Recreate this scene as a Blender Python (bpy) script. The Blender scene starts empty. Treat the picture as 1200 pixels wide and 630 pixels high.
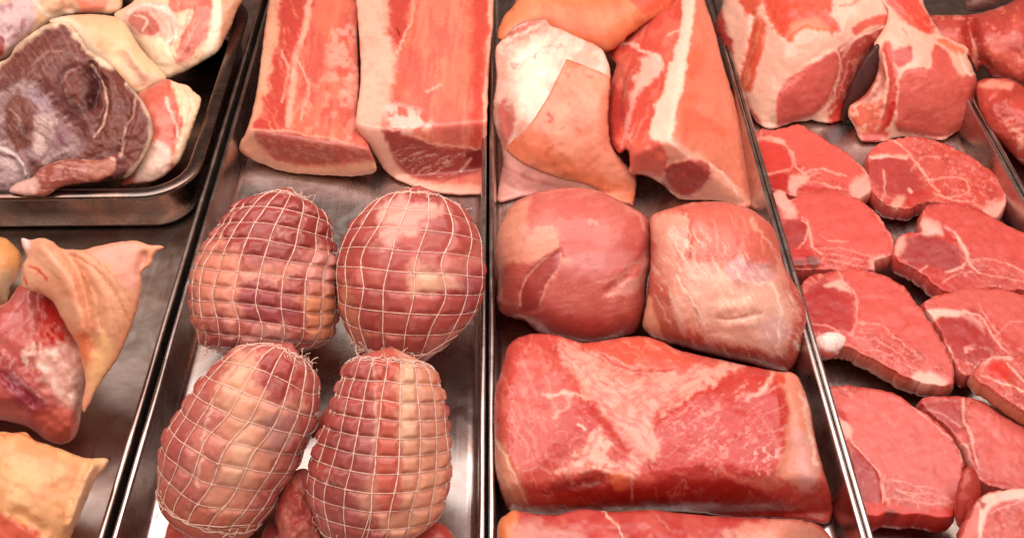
import bpy, bmesh, math, random
import numpy as np
from mathutils import Vector
from mathutils.kdtree import KDTree

rng = np.random.RandomState(7)
random.seed(7)
SC = bpy.context.scene
COL = SC.collection

# ------------------------------------------------------------------ camera
PITCH = math.radians(45.36); YAW = math.radians(-0.8); FPX = 1200.0; DIST = 1.08
fw = np.array([math.sin(-YAW) * math.cos(PITCH), math.cos(YAW) * math.cos(PITCH), -math.sin(PITCH)])
rt = np.array([math.cos(YAW), -math.sin(-YAW), 0.0])
up = np.cross(rt, fw)
CAM = -fw * DIST
# ------------------------------------------------------------------ survey helpers: sight lines -> points in the room
def sight(px, py):
    px = np.asarray(px, float); py = np.asarray(py, float)
    return fw + ((px - 600) / FPX)[..., None] * rt - ((py - 315) / FPX)[..., None] * up
def at(px, py, h):                      # where a sight line meets the level z = h
    d = sight(px, py); t = (h - CAM[2]) / d[..., 2]
    return CAM + d * np.asarray(t)[..., None]
def plane_depth(px, py, pl):            # pl = (px, py, h, tilt_deg, roll_deg)
    if pl[0] == 3:                      # (3, a, b, c): plane through three surveyed points
        a, b, c = (at(*v) for v in pl[1:4]); n = np.cross(b - a, c - a); n = n / np.linalg.norm(n)
        if n @ (CAM - a) < 0: n = -n
        d = sight(px, py); den = d @ n; den = np.where(den > -0.04, -0.04, den)
        return ((a - CAM) @ n) / den
    q = at(pl[0], pl[1], pl[2]); t = math.radians(pl[3])
    n = np.array([math.tan(math.radians(pl[4])) if len(pl) > 4 else 0.0, -math.sin(t), math.cos(t)])
    d = sight(px, py); den = d @ n
    den = np.where(den > -0.05, -0.05, den)
    return ((q - CAM) @ n) / den
# ------------------------------------------------------------------ noise
_T = rng.rand(256, 256)
def vn(x, y, s=0):
    x = x + s * 17.31; y = y + s * 9.77
    xi = np.floor(x).astype(int); yi = np.floor(y).astype(int)
    fx = x - xi; fy = y - yi
    fx = fx * fx * (3 - 2 * fx); fy = fy * fy * (3 - 2 * fy)
    a = _T[xi & 255, yi & 255]; b = _T[(xi + 1) & 255, yi & 255]
    c = _T[xi & 255, (yi + 1) & 255]; d = _T[(xi + 1) & 255, (yi + 1) & 255]
    return (a * (1 - fx) + b * fx) * (1 - fy) + (c * (1 - fx) + d * fx) * fy
def fbm(x, y, s=0, o=4):
    v = 0; a = .5; n = 0
    for i in range(o):
        v = v + a * vn(x, y, s + i * 3); n += a; a *= .5; x = x * 2.03; y = y * 2.03
    return v / n
def sstep(a, b, x):
    t = np.clip((x - a) / (b - a), 0, 1); return t * t * (3 - 2 * t)
# ------------------------------------------------------------------ outlines
def catmull(pts, closed=True, sub=6):
    p = np.array(pts, float); n = len(p); out = []
    rngk = range(n if closed else n - 1)
    for i in rngk:
        if closed: a, b, c, d = p[(i - 1) % n], p[i], p[(i + 1) % n], p[(i + 2) % n]
        else: a, b, c, d = p[max(i - 1, 0)], p[i], p[i + 1], p[min(i + 2, n - 1)]
        if np.allclose(b, c): continue
        for k in range(sub):
            t = k / sub
            out.append(.5 * ((2 * b) + (c - a) * t + (2 * a - 5 * b + 4 * c - d) * t * t + (3 * b - a - 3 * c + d) * t ** 3))
    if not closed: out.append(p[-1])
    return np.array(out)
def seg_dist(P, poly, closed=True):
    best = np.full(len(P), 1e18); near = np.zeros_like(P)
    n = len(poly); inside = np.zeros(len(P), bool)
    for i in range(n if closed else n - 1):
        a = poly[i]; b = poly[(i + 1) % n]; ab = b - a; L = ab @ ab
        if L < 1e-12: continue
        t = np.clip(((P - a) @ ab) / L, 0, 1); q = a + t[:, None] * ab
        d = ((P - q) ** 2).sum(1); m = d < best
        best[m] = d[m]; near[m] = q[m]
        if closed:
            c = (a[1] > P[:, 1]) != (b[1] > P[:, 1])
            if abs(b[1] - a[1]) > 1e-12:
                inside ^= c & (P[:, 0] < (b[0] - a[0]) * (P[:, 1] - a[1]) / (b[1] - a[1]) + a[0])
    d = np.sqrt(best)
    return (np.where(inside, d, -d) if closed else d), near
def gridmesh(poly, step):
    lo = poly.min(0) - step; hi = poly.max(0) + step
    xs = np.arange(lo[0], hi[0] + step, step); ys = np.arange(lo[1], hi[1] + step, step)
    X, Y = np.meshgrid(xs, ys); P = np.stack([X.ravel(), Y.ravel()], 1)
    sd, near = seg_dist(P, poly)
    sn = np.abs(sd) < .5 * step
    P[sn] = near[sn]; sd[sn] = 0
    ins = sd >= 0; W = len(xs); F = []
    I = np.arange(len(P)).reshape(len(ys), W)
    q = np.stack([I[:-1, :-1].ravel(), I[:-1, 1:].ravel(), I[1:, 1:].ravel(), I[1:, :-1].ravel()], 1)
    k = ins[q]; cnt = k.sum(1)
    F = [tuple(r) for r in q[cnt == 4]]
    for r, kk in zip(q[cnt == 3], k[cnt == 3]): F.append(tuple(r[kk]))
    used = sorted({v for f in F for v in f}); mp = {v: i for i, v in enumerate(used)}
    F = [tuple(mp[v] for v in f) for f in F]; P = P[used]; sd = sd[used]
    E = {}
    for f in F:
        for a, b in zip(f, f[1:] + f[:1]):
            e = (min(a, b), max(a, b)); E[e] = E.get(e, 0) + 1
    nxt = {}
    bound = set()
    for f in F:
        for a, b in zip(f, f[1:] + f[:1]):
            if E[(min(a, b), max(a, b))] == 1: nxt.setdefault(a, []).append(b); bound |= {a, b}
    bl = np.array(sorted(bound))
    _, nr = seg_dist(P[bl], poly); P[bl] = nr; sd[bl] = 0
    return P, sd, F, bl, nxt
def inflate(poly, P):
    st = max(2.5, (poly.max(0) - poly.min(0)).max() / 70)
    lo = poly.min(0) - 2 * st; hi = poly.max(0) + 2 * st
    xs = np.arange(lo[0], hi[0] + st, st); ys = np.arange(lo[1], hi[1] + st, st)
    X, Y = np.meshgrid(xs, ys)
    sd, _ = seg_dist(np.stack([X.ravel(), Y.ravel()], 1), poly); ins = (sd > 0).reshape(X.shape)
    u = np.zeros(X.shape)
    for _ in range(1500):
        v = np.zeros_like(u)
        v[1:-1, 1:-1] = .25 * (u[:-2, 1:-1] + u[2:, 1:-1] + u[1:-1, :-2] + u[1:-1, 2:]) + 1
        u = np.where(ins, v, 0)
    u /= u.max()
    fx = (P[:, 0] - lo[0]) / st; fy = (P[:, 1] - lo[1]) / st
    xi = np.clip(fx.astype(int), 0, len(xs) - 2); yi = np.clip(fy.astype(int), 0, len(ys) - 2)
    fx -= xi; fy -= yi
    r = (u[yi, xi] * (1 - fx) + u[yi, xi + 1] * fx) * (1 - fy) + (u[yi + 1, xi] * (1 - fx) + u[yi + 1, xi + 1] * fx) * fy
    return r
# ------------------------------------------------------------------ colour of the flesh, and shade painted into some hollows
GAIN = 0.80; SAT = 1.06
def lin(h):
    c = np.array([int(h[i:i + 2], 16) / 255 for i in (0, 2, 4)])
    c = np.where(c <= .04045, c / 12.92, ((c + .055) / 1.055) ** 2.4); g = c @ np.array([.3, .5, .2])
    return np.clip(g + (c - g) * SAT, .004, .95) * GAIN * (.75 + .25 * min(1, g / .6)) * np.array([.98, .98, .975])
def warp(P, amp, s, sc=11.0):
    x, y = P[:, 0], P[:, 1]
    a = amp * .75; b = amp * .4
    return np.stack([x + a * 4 * (fbm(x / sc, y / sc, s, 2) - .5) + b * 4 * (fbm(x / 3.2, y / 3.2, s + 4, 2) - .5),
                     y + a * 4 * (fbm(x / sc + 40, y / sc + 13, s, 2) - .5) + b * 4 * (fbm(x / 3.2 + 9, y / 3.2 + 31, s + 4, 2) - .5)], 1)
def paint(P, base, layers, seed):
    layers = [tuple(q[:3]) + (q[3] * _soft[1],) + tuple(q[4:]) if q[0] in 'pl' else q for q in layers]
    n = len(P); C = np.tile(lin(base), (n, 1))
    for i, L in enumerate(layers):
        k = L[0]; s = seed + i * 5
        if k == 'p':            # ('p', colour, soft, warp, points[, strength]) area of flesh
            pts = catmull(L[4]); sf = L[2] * _soft[0]; m = sstep(-sf, sf, seg_dist(warp(P, L[3], s), pts)[0]); m = m * (L[5] if len(L) > 5 else .94)
        elif k == 'l':          # ('l', colour, width, warp, points[, strength]) seam
            pts = catmull(L[4], False); d = seg_dist(warp(P, L[3], s), pts, False)[0]
            wv = L[2] * (.45 + 1.1 * fbm(P[:, 0] / 9, P[:, 1] / 9, s + 2))
            m = (1 - sstep(wv * .2, wv * 1.25, d)) * (L[5] if len(L) > 5 else 1) * (.55 + .45 * sstep(.3, .55, fbm(P[:, 0] / 14, P[:, 1] / 14, s + 7)))
        elif k == 'n':          # ('n', colour, scale, threshold, soft, strength[, points]) blotches
            v = fbm(P[:, 0] / L[2], P[:, 1] / L[2], s); m = sstep(L[3] - L[4], L[3] + L[4], v) * L[5]
            if len(L) > 6: m = m * sstep(-6, 6, seg_dist(P, catmull(L[6]))[0])
        elif k == 's':          # ('s', colour, angle, length, width, threshold, strength[, points]) fibre streaks
            a = math.radians(L[2]); Q = warp(P, 2.5, s, 20)
            u = Q[:, 0] * math.cos(a) + Q[:, 1] * math.sin(a); v = -Q[:, 0] * math.sin(a) + Q[:, 1] * math.cos(a)
            w = fbm(u / L[3], v / L[4], s, 3); m = sstep(L[5] - .04, L[5] + .2, w) * L[6] * .8
            if len(L) > 7: m = m * sstep(-5, 5, seg_dist(P, catmull(L[7]))[0])
        elif k == 'v':          # ('v', colour, scale, width, strength[, points]) net of thin veins of fat
            Q = warp(P, 3, s, 14); v = np.abs(fbm(Q[:, 0] / L[2], Q[:, 1] / L[2], s, 3) - .5)
            m = (1 - sstep(0, L[3], v)) * L[4] * .6 * sstep(.35, .6, fbm(P[:, 0] / 25, P[:, 1] / 25, s + 1))
            if len(L) > 5: m = m * sstep(-6, 6, seg_dist(P, catmull(L[5]))[0])
        C = C * (1 - m[:, None]) + lin(L[1]) * m[:, None]
    x, y = P[:, 0], P[:, 1]
    C = C * (1 + .12 * (fbm(x / 24, y / 24, seed + 90) - .5) + .10 * (fbm(x / 5, y / 5, seed + 91) - .5))[:, None]
    return np.clip(C, 0, 1)
def relief(P, rel, seed):
    H = np.zeros(len(P))
    for i, L in enumerate(rel):
        if L[0] == 'p': H += L[1] * sstep(-L[2], L[2], seg_dist(warp(P, 1.5, seed + i), catmull(L[3]))[0])
        elif L[0] == 'l': H += L[1] * np.exp(-(seg_dist(warp(P, 1.2, seed + i), catmull(L[3], False), False)[0] / L[2]) ** 2)
        elif L[0] == 'n': H += L[1] * 2 * (fbm(P[:, 0] / L[2], P[:, 1] / L[2], seed + 31 + i, 3) - .5)
    return H
# ------------------------------------------------------------------ objects
def mesh_obj(name, V, F, mat, C=None, parent=None, smooth=True, recalc=True, org=None):
    V = np.asarray(V, float)
    if org is None: org = np.array([V[:, 0].mean(), V[:, 1].mean(), V[:, 2].min()])
    if parent is not None: org = np.array(parent.location)
    me = bpy.data.meshes.new(name); me.from_pydata((V - org).tolist(), [], [list(map(int, f)) for f in F])
    if C is not None:
        ca = me.color_attributes.new('Col', 'FLOAT_COLOR', 'POINT')
        ca.data.foreach_set('color', np.concatenate([C, np.ones((len(C), 1))], 1).astype(np.float32).ravel())
    if recalc:
        bm = bmesh.new(); bm.from_mesh(me); bmesh.ops.recalc_face_normals(bm, faces=bm.faces); bm.to_mesh(me); bm.free()
    if smooth: me.polygons.foreach_set('use_smooth', [True] * len(me.polygons))
    me.materials.append(mat); me.update()
    o = bpy.data.objects.new(name, me); COL.objects.link(o)
    if parent is None: o.location = org.tolist()
    else: o.parent = parent
    return o
def thing(name, label, cat, px, py, h, group=None):
    o = bpy.data.objects.new(name, None); COL.objects.link(o); o.empty_display_size = .02
    o.location = at(px, py, h).tolist(); tag(o, label, cat, group); return o
def tag(o, label, cat, group=None):
    o['label'] = label; o['category'] = cat
    if group: o['group'] = group
    return o
def plabel(o, l): o['label'] = l; return o
_seed = [3]; DEBUG = False; _last = [None, None]; _soft = [1.5, 1.0]
def flesh(name, out, planes, T, TB, base, layers=(), rel=(), edge=0, mat=None, parent=None, step=1.35, floor=.003, over=None, k=.006, rag=.5, lump=(.0003, 9), front=None, edger=None):
    """a piece of meat: outline -> closed body with its own depth, resting on the tray"""
    _seed[0] += 11; sd0 = _seed[0]
    poly = catmull(out); poly = warp(poly, rag, sd0, 7)
    P, sd, F, bl, nxt = gridmesh(poly, step); n = len(P)
    if isinstance(planes[0], (int, float)): planes = [planes]
    D = None
    for pl in planes:
        d = plane_depth(P[:, 0], P[:, 1], pl)
        D = d if D is None else .5 * (D + d + np.sqrt((D - d) ** 2 + k * k))
    if over is not None:                # a sheet lying on the piece built just before
        kd, dep = _last; D = np.empty(n)
        for i in range(n):
            hits = kd.find_n((P[i, 0], P[i, 1], 0), 4); ww = [1 / (h[2] + .3) for h in hits]
            D[i] = sum(dep[h[1]] * q for h, q in zip(hits, ww)) / sum(ww)
        D = D - over
    u = inflate(poly, P); u[bl] = 0; u = np.clip(u, 0, 1); r = np.sqrt(u)
    if edge:                # flat-topped with rounded border of width edge (pixels at arm's length)
        e = 1 - np.clip(sd / edge, 0, 1); r1 = np.sqrt(np.clip(1 - e * e, 0, 1)); er = edger if edger else edge * .0008
        hz = np.clip(((floor - CAM[2]) / sight(P[:, 0], P[:, 1])[:, 2] - D) / .03, 0, 1)
        fr = er * hz * (r1 - 1) + T * u
    else: fr = T * r
    w = np.clip(sd / 8, 0, 1)
    rl = relief(P, list(rel), sd0) + lump[0] * 2 * (fbm(P[:, 0] / lump[1], P[:, 1] / lump[1], sd0 + 5, 3) - .5)
    Df = D - fr - rl * w
    S = sight(P[:, 0], P[:, 1])
    Dz = (floor - CAM[2]) / S[:, 2]
    if DEBUG:
        cl = Df > Dz
        if cl.mean() > .005: print('FILM', name, tuple(out[0]), round(cl.mean(), 3), [tuple(map(int, q)) for q in P[cl][:: max(1, cl.sum() // 8)]])
    e_ = 1 - np.clip(sd / 9, 0, 1); Dt = Dz - .006 * np.sqrt(np.clip(1 - e_ * e_, 0, 1))      # rounded foot where it meets the tray
    Df = .5 * (Df + Dt - np.sqrt((Df - Dt) ** 2 + .004 ** 2)); Df = np.minimum(Df, Dz)
    kd = KDTree(n)
    for i in range(n): kd.insert((P[i, 0], P[i, 1], 0), i)
    kd.balance(); _last[:] = [kd, Df.copy()]
    bset = np.zeros(n, bool); bset[bl] = True
    Db = np.minimum(np.maximum(D + TB * r, Df + .002), np.maximum(Dz, Df + .0005))
    Vf = CAM + S * Df[:, None]
    idx = np.full(n, -1); ni = np.where(~bset)[0]; idx[ni] = n + np.arange(len(ni)); idx[bl] = bl
    Vb = CAM + S[ni] * Db[ni][:, None]
    V = np.concatenate([Vf, Vb]); FF = list(F) + [tuple(idx[list(f)][::-1]) for f in F if not all(bset[list(f)])]
    C = paint(P, base, layers, sd0); C = np.concatenate([C, C[ni]])
    return mesh_obj(name, V, FF, mat or MEAT, C, parent)
def slab(name, out, z0, z1, th, base, layers=(), rel=(), side='c2524a', mat=None, parent=None, step=1.35, rnd=2.4, lump=(.0003, 10), zx=0, flare=.0018):
    """a cut slice: top face traced at its own level (z0 at the far edge, z1 at the near edge), real thickness below"""
    _seed[0] += 11; sd0 = _seed[0]
    th *= .72; layers = [('l', q[1], q[2] * .78, q[3], q[4], (q[5] if len(q) > 5 else 1) * .82) if q[0] == 'l' else q for q in layers]
    poly = warp(warp(catmull(out), 1.0, sd0, 14), .9, sd0 + 2, 5)
    P, sd, F, bl, nxt = gridmesh(poly, step)
    y0, y1 = poly[:, 1].min(), poly[:, 1].max(); xm = poly[:, 0].mean()
    z = z0 + (z1 - z0) * (P[:, 1] - y0) / (y1 - y0) + zx * (P[:, 0] - xm) / 100
    w = np.clip(sd / 6, 0, 1)
    e = 1 - np.clip(sd / rnd, 0, 1); rr = rnd * .0008
    rel = [(q[0], q[1] * .25, q[2]) if q[0] == 'n' else (q[0], q[1] * .4) + tuple(q[2:]) for q in rel]
    z = z - rr * (1 - np.sqrt(np.clip(1 - e * e, 0, 1))) + (relief(P, rel, sd0) + lump[0] * 2 * (fbm(P[:, 0] / lump[1], P[:, 1] / lump[1], sd0 + 5, 3) - .5)) * w
    V = list(at(P[:, 0], P[:, 1], z)); C = paint(P, base, layers, sd0); FF = list(F); n = len(P)
    Va = np.array(V)
    sc = lin(side)
    # walls
    edges = [(a, b) for a in nxt for b in nxt[a]]
    vals = sorted({v for e in edges for v in e}); prev = {v: v for v in vals}
    cen = Va.mean(0); extra = []; eC = []
    nrm = {v: np.zeros(2) for v in vals}
    for a, b in edges:
        t = Va[b] - Va[a]; nn = np.array([t[1], -t[0]]);
        nrm[a] += nn[:2]; nrm[b] += nn[:2]
    cx = {}
    sgn = 1
    tot = sum(float((Va[v][:2] - cen[:2]) @ nrm[v]) for v in vals)
    if tot < 0: sgn = -1
    for kk, fr in enumerate((.12, .35, .65, .9, 1.0)):
        cur = {}
        for v in vals:
            nn = nrm[v] * sgn; L = np.hypot(*nn); nn = nn / L if L > 1e-9 else nn
            fl = flare * (math.sin(math.pi * min(fr, .92)) + .25 * fr) if fr < 1 else -.001
            jit = .0005 * 2 * (vn(np.array(P[v, 0] / 4.), np.array(P[v, 1] / 4. + kk * 3), sd0) - .5)
            zz = max(Va[v][2] - th * fr, .0012 + .0002 * kk)
            cur[v] = n + len(extra)
            extra.append([Va[v][0] + nn[0] * (fl + jit), Va[v][1] + nn[1] * (fl + jit), zz])
            m = min(1, .45 + fr); jc = 1 + .22 * (vn(np.array(P[v, 0] / 11.), np.array(P[v, 1] / 11. + kk * 2), sd0 + 8) - .5)
            eC.append((C[v] * (1 - m) + sc * m) * jc)
        for a, b in edges: FF.append((prev[a], prev[b], cur[b], cur[a]))
        prev = cur
    # underside
    ci = n + len(extra); bz = min(e[2] for e in extra); extra.append([cen[0], cen[1], bz]); eC.append(sc)
    for a, b in edges: FF.append((prev[a], prev[b], ci))
    return mesh_obj(name, np.concatenate([Va, np.array(extra)]), FF, mat or MEAT, np.clip(np.concatenate([C, np.array(eC)]), 0, 1), parent)
# ------------------------------------------------------------------ twine
def tube(V, F, pts, r, ns=5, jit=.15):
    pts = np.asarray(pts, float); n = len(pts)
    if n < 2: return
    b0 = len(V)
    tg = np.gradient(pts, axis=0); tg /= np.linalg.norm(tg, axis=1)[:, None] + 1e-12
    ref = np.array([.3, .2, .93]); 
    for i in range(n):
        a = np.cross(tg[i], ref); a /= np.linalg.norm(a) + 1e-12; b = np.cross(tg[i], a)
        ri = r * (1 + jit * (rng.rand() - .5) * 2)
        for k in range(ns):
            an = 2 * math.pi * k / ns + i * .6
            V.append(pts[i] + ri * (a * math.cos(an) + b * math.sin(an)))
    for i in range(n - 1):
        for k in range(ns):
            F.append((b0 + i * ns + k, b0 + i * ns + (k + 1) % ns, b0 + (i + 1) * ns + (k + 1) % ns, b0 + (i + 1) * ns + k))
    F.append(tuple(b0 + k for k in range(ns))[::-1]); F.append(tuple(b0 + (n - 1) * ns + k for k in range(ns)))
def roast(label, out, A, B, h, nm, rings, base, layers, flat=.92, tiltd=0.0, th0=0.0, bulge=.0042, lumps=.003, bow=None, frayA=8, frayB=12, extra=()):
    """rolled joint: a lofted body quilted between the strings of its net"""
    _seed[0] += 11; s0 = _seed[0]
    A = np.array(A, float); B = np.array(B, float)
    poly = catmull(out); ax = B - A; L = np.hypot(*ax); a2 = ax / L; n2 = np.array([-a2[1], a2[0]])
    NT, NH = 190, 300
    T = .5 - .5 * np.cos(np.linspace(0.02, math.pi - .02, NT))
    lo = np.zeros(NT); hi = np.zeros(NT); rel = poly - A
    tp = rel @ a2; sp = rel @ n2
    for i, t in enumerate(T):
        tt = t * L; xs = []
        for k in range(len(poly)):
            t0, t1 = tp[k], tp[(k + 1) % len(poly)]
            if (t0 - tt) * (t1 - tt) <= 0 and t0 != t1:
                f = (tt - t0) / (t1 - t0); xs.append(sp[k] + f * (sp[(k + 1) % len(poly)] - sp[k]))
        if len(xs) >= 2: lo[i], hi[i] = min(xs), max(xs)
        else: lo[i] = hi[i] = np.nan
    ok = ~np.isnan(lo); lo = np.interp(T, T[ok], lo[ok]); hi = np.interp(T, T[ok], hi[ok])
    q = np.minimum(T, 1 - T)
    ee = 1 - np.clip(q / .075, 0, 1); endr = np.sqrt(np.clip(1 - ee * ee, 0, 1))
    cen = (lo + hi) / 2; W = (hi - lo) / 2 * endr + .6
    mid = A + ax * .5; D0 = float((h - CAM[2]) / sight(mid[0], mid[1])[2])
    def geo(t, th, off=0.0, quilt=True):
        t = np.asarray(t, float); th = np.asarray(th, float)
        c = np.interp(t, T, cen); w = np.interp(t, T, W)
        Dc = D0 + tiltd * (t - .5)
        px = A[0] + a2[0] * L * t + n2[0] * c; py = A[1] + a2[1] * L * t + n2[1] * c
        Cc = CAM + sight(px, py) * Dc[..., None]
        rad = w * Dc / FPX
        s3 = n2[0] * rt - n2[1] * up; a3 = a2[0] * rt - a2[1] * up
        n3 = -fw
        g = 0
        if quilt:
            tw, hw = t + wt(t, th), th + wh(t, th)
            fr = np.abs(((hw - th0) / (2 * math.pi) * nm + .5) % 1 - .5)
            gm = np.exp(-(fr / .17) ** 2)
            x = np.interp(tw, rings, np.arange(len(rings))); fo = (tw < rings[0]) | (tw > rings[-1])
            gr = np.exp(-((np.abs(((x + .5) % 1) - .5)) / .17) ** 2)
            ci = np.floor((hw - th0) / (2 * math.pi) * nm + .5 + .5).astype(int) % nm; ri = np.floor(x).astype(int)
            ca = _T[(ci * 7 + s0) & 255, (ri * 13 + s0 * 3) & 255]
            g = bulge * ((1 - np.maximum(gm, gr) ** 1.0) * (.35 + 1.0 * ca) - .28) * np.clip(w / 35, 0, 1)
            g = np.where(fo, g * .3, g)
            g = g + lumps * 2 * (fbm(t * 7, np.abs(th) * 2.2, s0, 3) - .5)
        R = rad + g + off
        bw = 0 if bow is None else np.interp(t, bow[0], bow[1]) * Dc / FPX
        p = Cc + s3 * (R * np.sin(th))[..., None] + n3 * (R * np.cos(th) * flat)[..., None] + a3 * (bw * np.cos(th))[..., None]
        z = p[..., 2]; p = p.copy(); p[..., 2] = np.where(z < .003, .003 + (z - .003) * .02, z)
        return p
    def wt(t, th): return .022 * 2 * (fbm(np.abs(th) * .9 + 5, t * 2.5, s0 + 3, 2) - .5)
    def wh(t, th): return .22 * 2 * (fbm(t * 3 + 2, np.abs(th) * .6 + 3, s0 + 6, 2) - .5)
    root = thing('netted_roast', label, 'roast', A[0] * .4 + B[0] * .6, A[1] * .4 + B[1] * .6, 0.003, 'netted roasts in the steel tray')
    TT, TH = np.meshgrid(T, np.linspace(-math.pi, math.pi, NH, endpoint=False), indexing='ij')
    V = geo(TT, TH).reshape(-1, 3)
    F = []
    for i in range(NT - 1):
        for j in range(NH): F.append((i * NH + j, i * NH + (j + 1) % NH, (i + 1) * NH + (j + 1) % NH, (i + 1) * NH + j))
    F.append(tuple(range(NH))[::-1]); F.append(tuple((NT - 1) * NH + j for j in range(NH)))
    d = V - CAM; dep = d @ fw
    PP = np.stack([600 + FPX * (d @ rt) / dep, 315 - FPX * (d @ up) / dep], 1)
    Cc = paint(PP, base, layers, s0)
    tw = TT + wt(TT, TH); hw = TH + wh(TT, TH)
    ci = np.floor((hw - th0) / (2 * math.pi) * nm + 1).astype(int) % nm; ri = np.floor(np.interp(tw, rings, np.arange(len(rings)))).astype(int)
    ca = _T[(ci * 7 + s0) & 255, (ri * 13 + s0 * 3) & 255].ravel(); cb = _T[(ci * 11 + s0 + 9) & 255, (ri * 5 + s0 * 3) & 255].ravel()
    Cc = np.clip(Cc * (.94 + .12 * cb)[:, None] * np.stack([np.ones_like(ca), .95 + .10 * ca, .95 + .10 * ca], 1), 0, 1)
    mesh_obj('rolled_meat', V, F, MEAT, Cc, root)
    mer = []; NV, NF = [], []; r = .00056
    tl = np.linspace(rings[0] - .012, rings[-1] + .012, 60)
    for k in range(nm):
        h0 = th0 + 2 * math.pi * k / nm; h0 = (h0 + math.pi) % (2 * math.pi) - math.pi
        th = h0 - wh(tl, np.full_like(tl, h0)); tube(NV, NF, geo(tl, th, .0001 + .0007 * fbm(tl * 30, tl * 0 + k, s0)), r * (.85 + .4 * rng.rand()), 5, .4); mer.append(h0)
    hl = np.linspace(-math.pi, math.pi, 130)
    for rg in rings:
        t = rg - wt(np.full_like(hl, rg), hl); tube(NV, NF, geo(np.clip(t, .005, .995), hl, -.0001 + .0007 * fbm(hl * 5, hl * 0 + rg * 9, s0)), r * (.55 + .3 * rng.rand()), 5, .4)
    for h0 in mer:                      # knots at the crossings
        for rg in rings:
            c = geo(np.array([rg - float(wt(np.array([rg]), np.array([h0]))[0])]), np.array([h0 - float(wh(np.array([rg]), np.array([h0]))[0])]), .0005)[0]
            dv = rng.uniform(-1, 1, 3) * .0011; tube(NV, NF, [c - dv, c - dv * .3, c + dv * .3, c + dv], r * 1.15, 5, .3)
    for (te, cnt) in ((rings[0] - .012, frayA), (rings[-1] + .012, frayB)):
        spots = rng.uniform(-1.4, 1.4, 3)
        for k in range(int(cnt * 1.3)):
            h0 = spots[k % 3] + rng.normal() * .13; t0 = te + rng.uniform(-.012, .03) * (1 if te < .5 else -1)
            p = geo(np.array([np.clip(t0, .005, .995)]), np.array([h0]), .0008)[0]
            pts = [p]; dv = np.array([rng.uniform(-1, 1), rng.uniform(-.6, .6), rng.uniform(-.1, .8)]); dv[1] += (.35 if te < .5 else -.45)
            dv /= np.linalg.norm(dv)
            for q in range(rng.randint(4, 10)):
                pts.append(pts[-1] + dv * .0016); dv = dv + rng.uniform(-.8, .8, 3); dv[2] -= .15; dv /= np.linalg.norm(dv)
            tube(NV, NF, pts, r * rng.uniform(.4, .75), 4, .4)
    # gathered loops of string round both ends
    for te in (rings[0] - .012, rings[-1] + .012):
        for k in range(3):
            t = te + .012 * (fbm(hl * 2.5 + k * 7, hl * 0 + k, s0 + k) - .5) * 2 + .004 * np.sin(hl * nm + k)
            tube(NV, NF, geo(np.clip(t, .005, .995), hl, .0008), r * .7, 4)
    for e in extra:
        pts = catmull(e, False, 5); q = []
        for (x, y) in pts:
            rel_ = np.array([x, y]) - A; t = np.clip((rel_ @ a2) / L, .01, .99); w = np.interp(t, T, W); c = np.interp(t, T, cen)
            sn = np.clip(((rel_ @ n2) - c) / w, -1, 1); q.append(geo(np.array([t]), np.array([math.asin(sn)]), .0012)[0])
        tube(NV, NF, q, r * .8, 5)
    mesh_obj('netting', NV, NF, TWINE, None, root, recalc=False)
    return root
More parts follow.
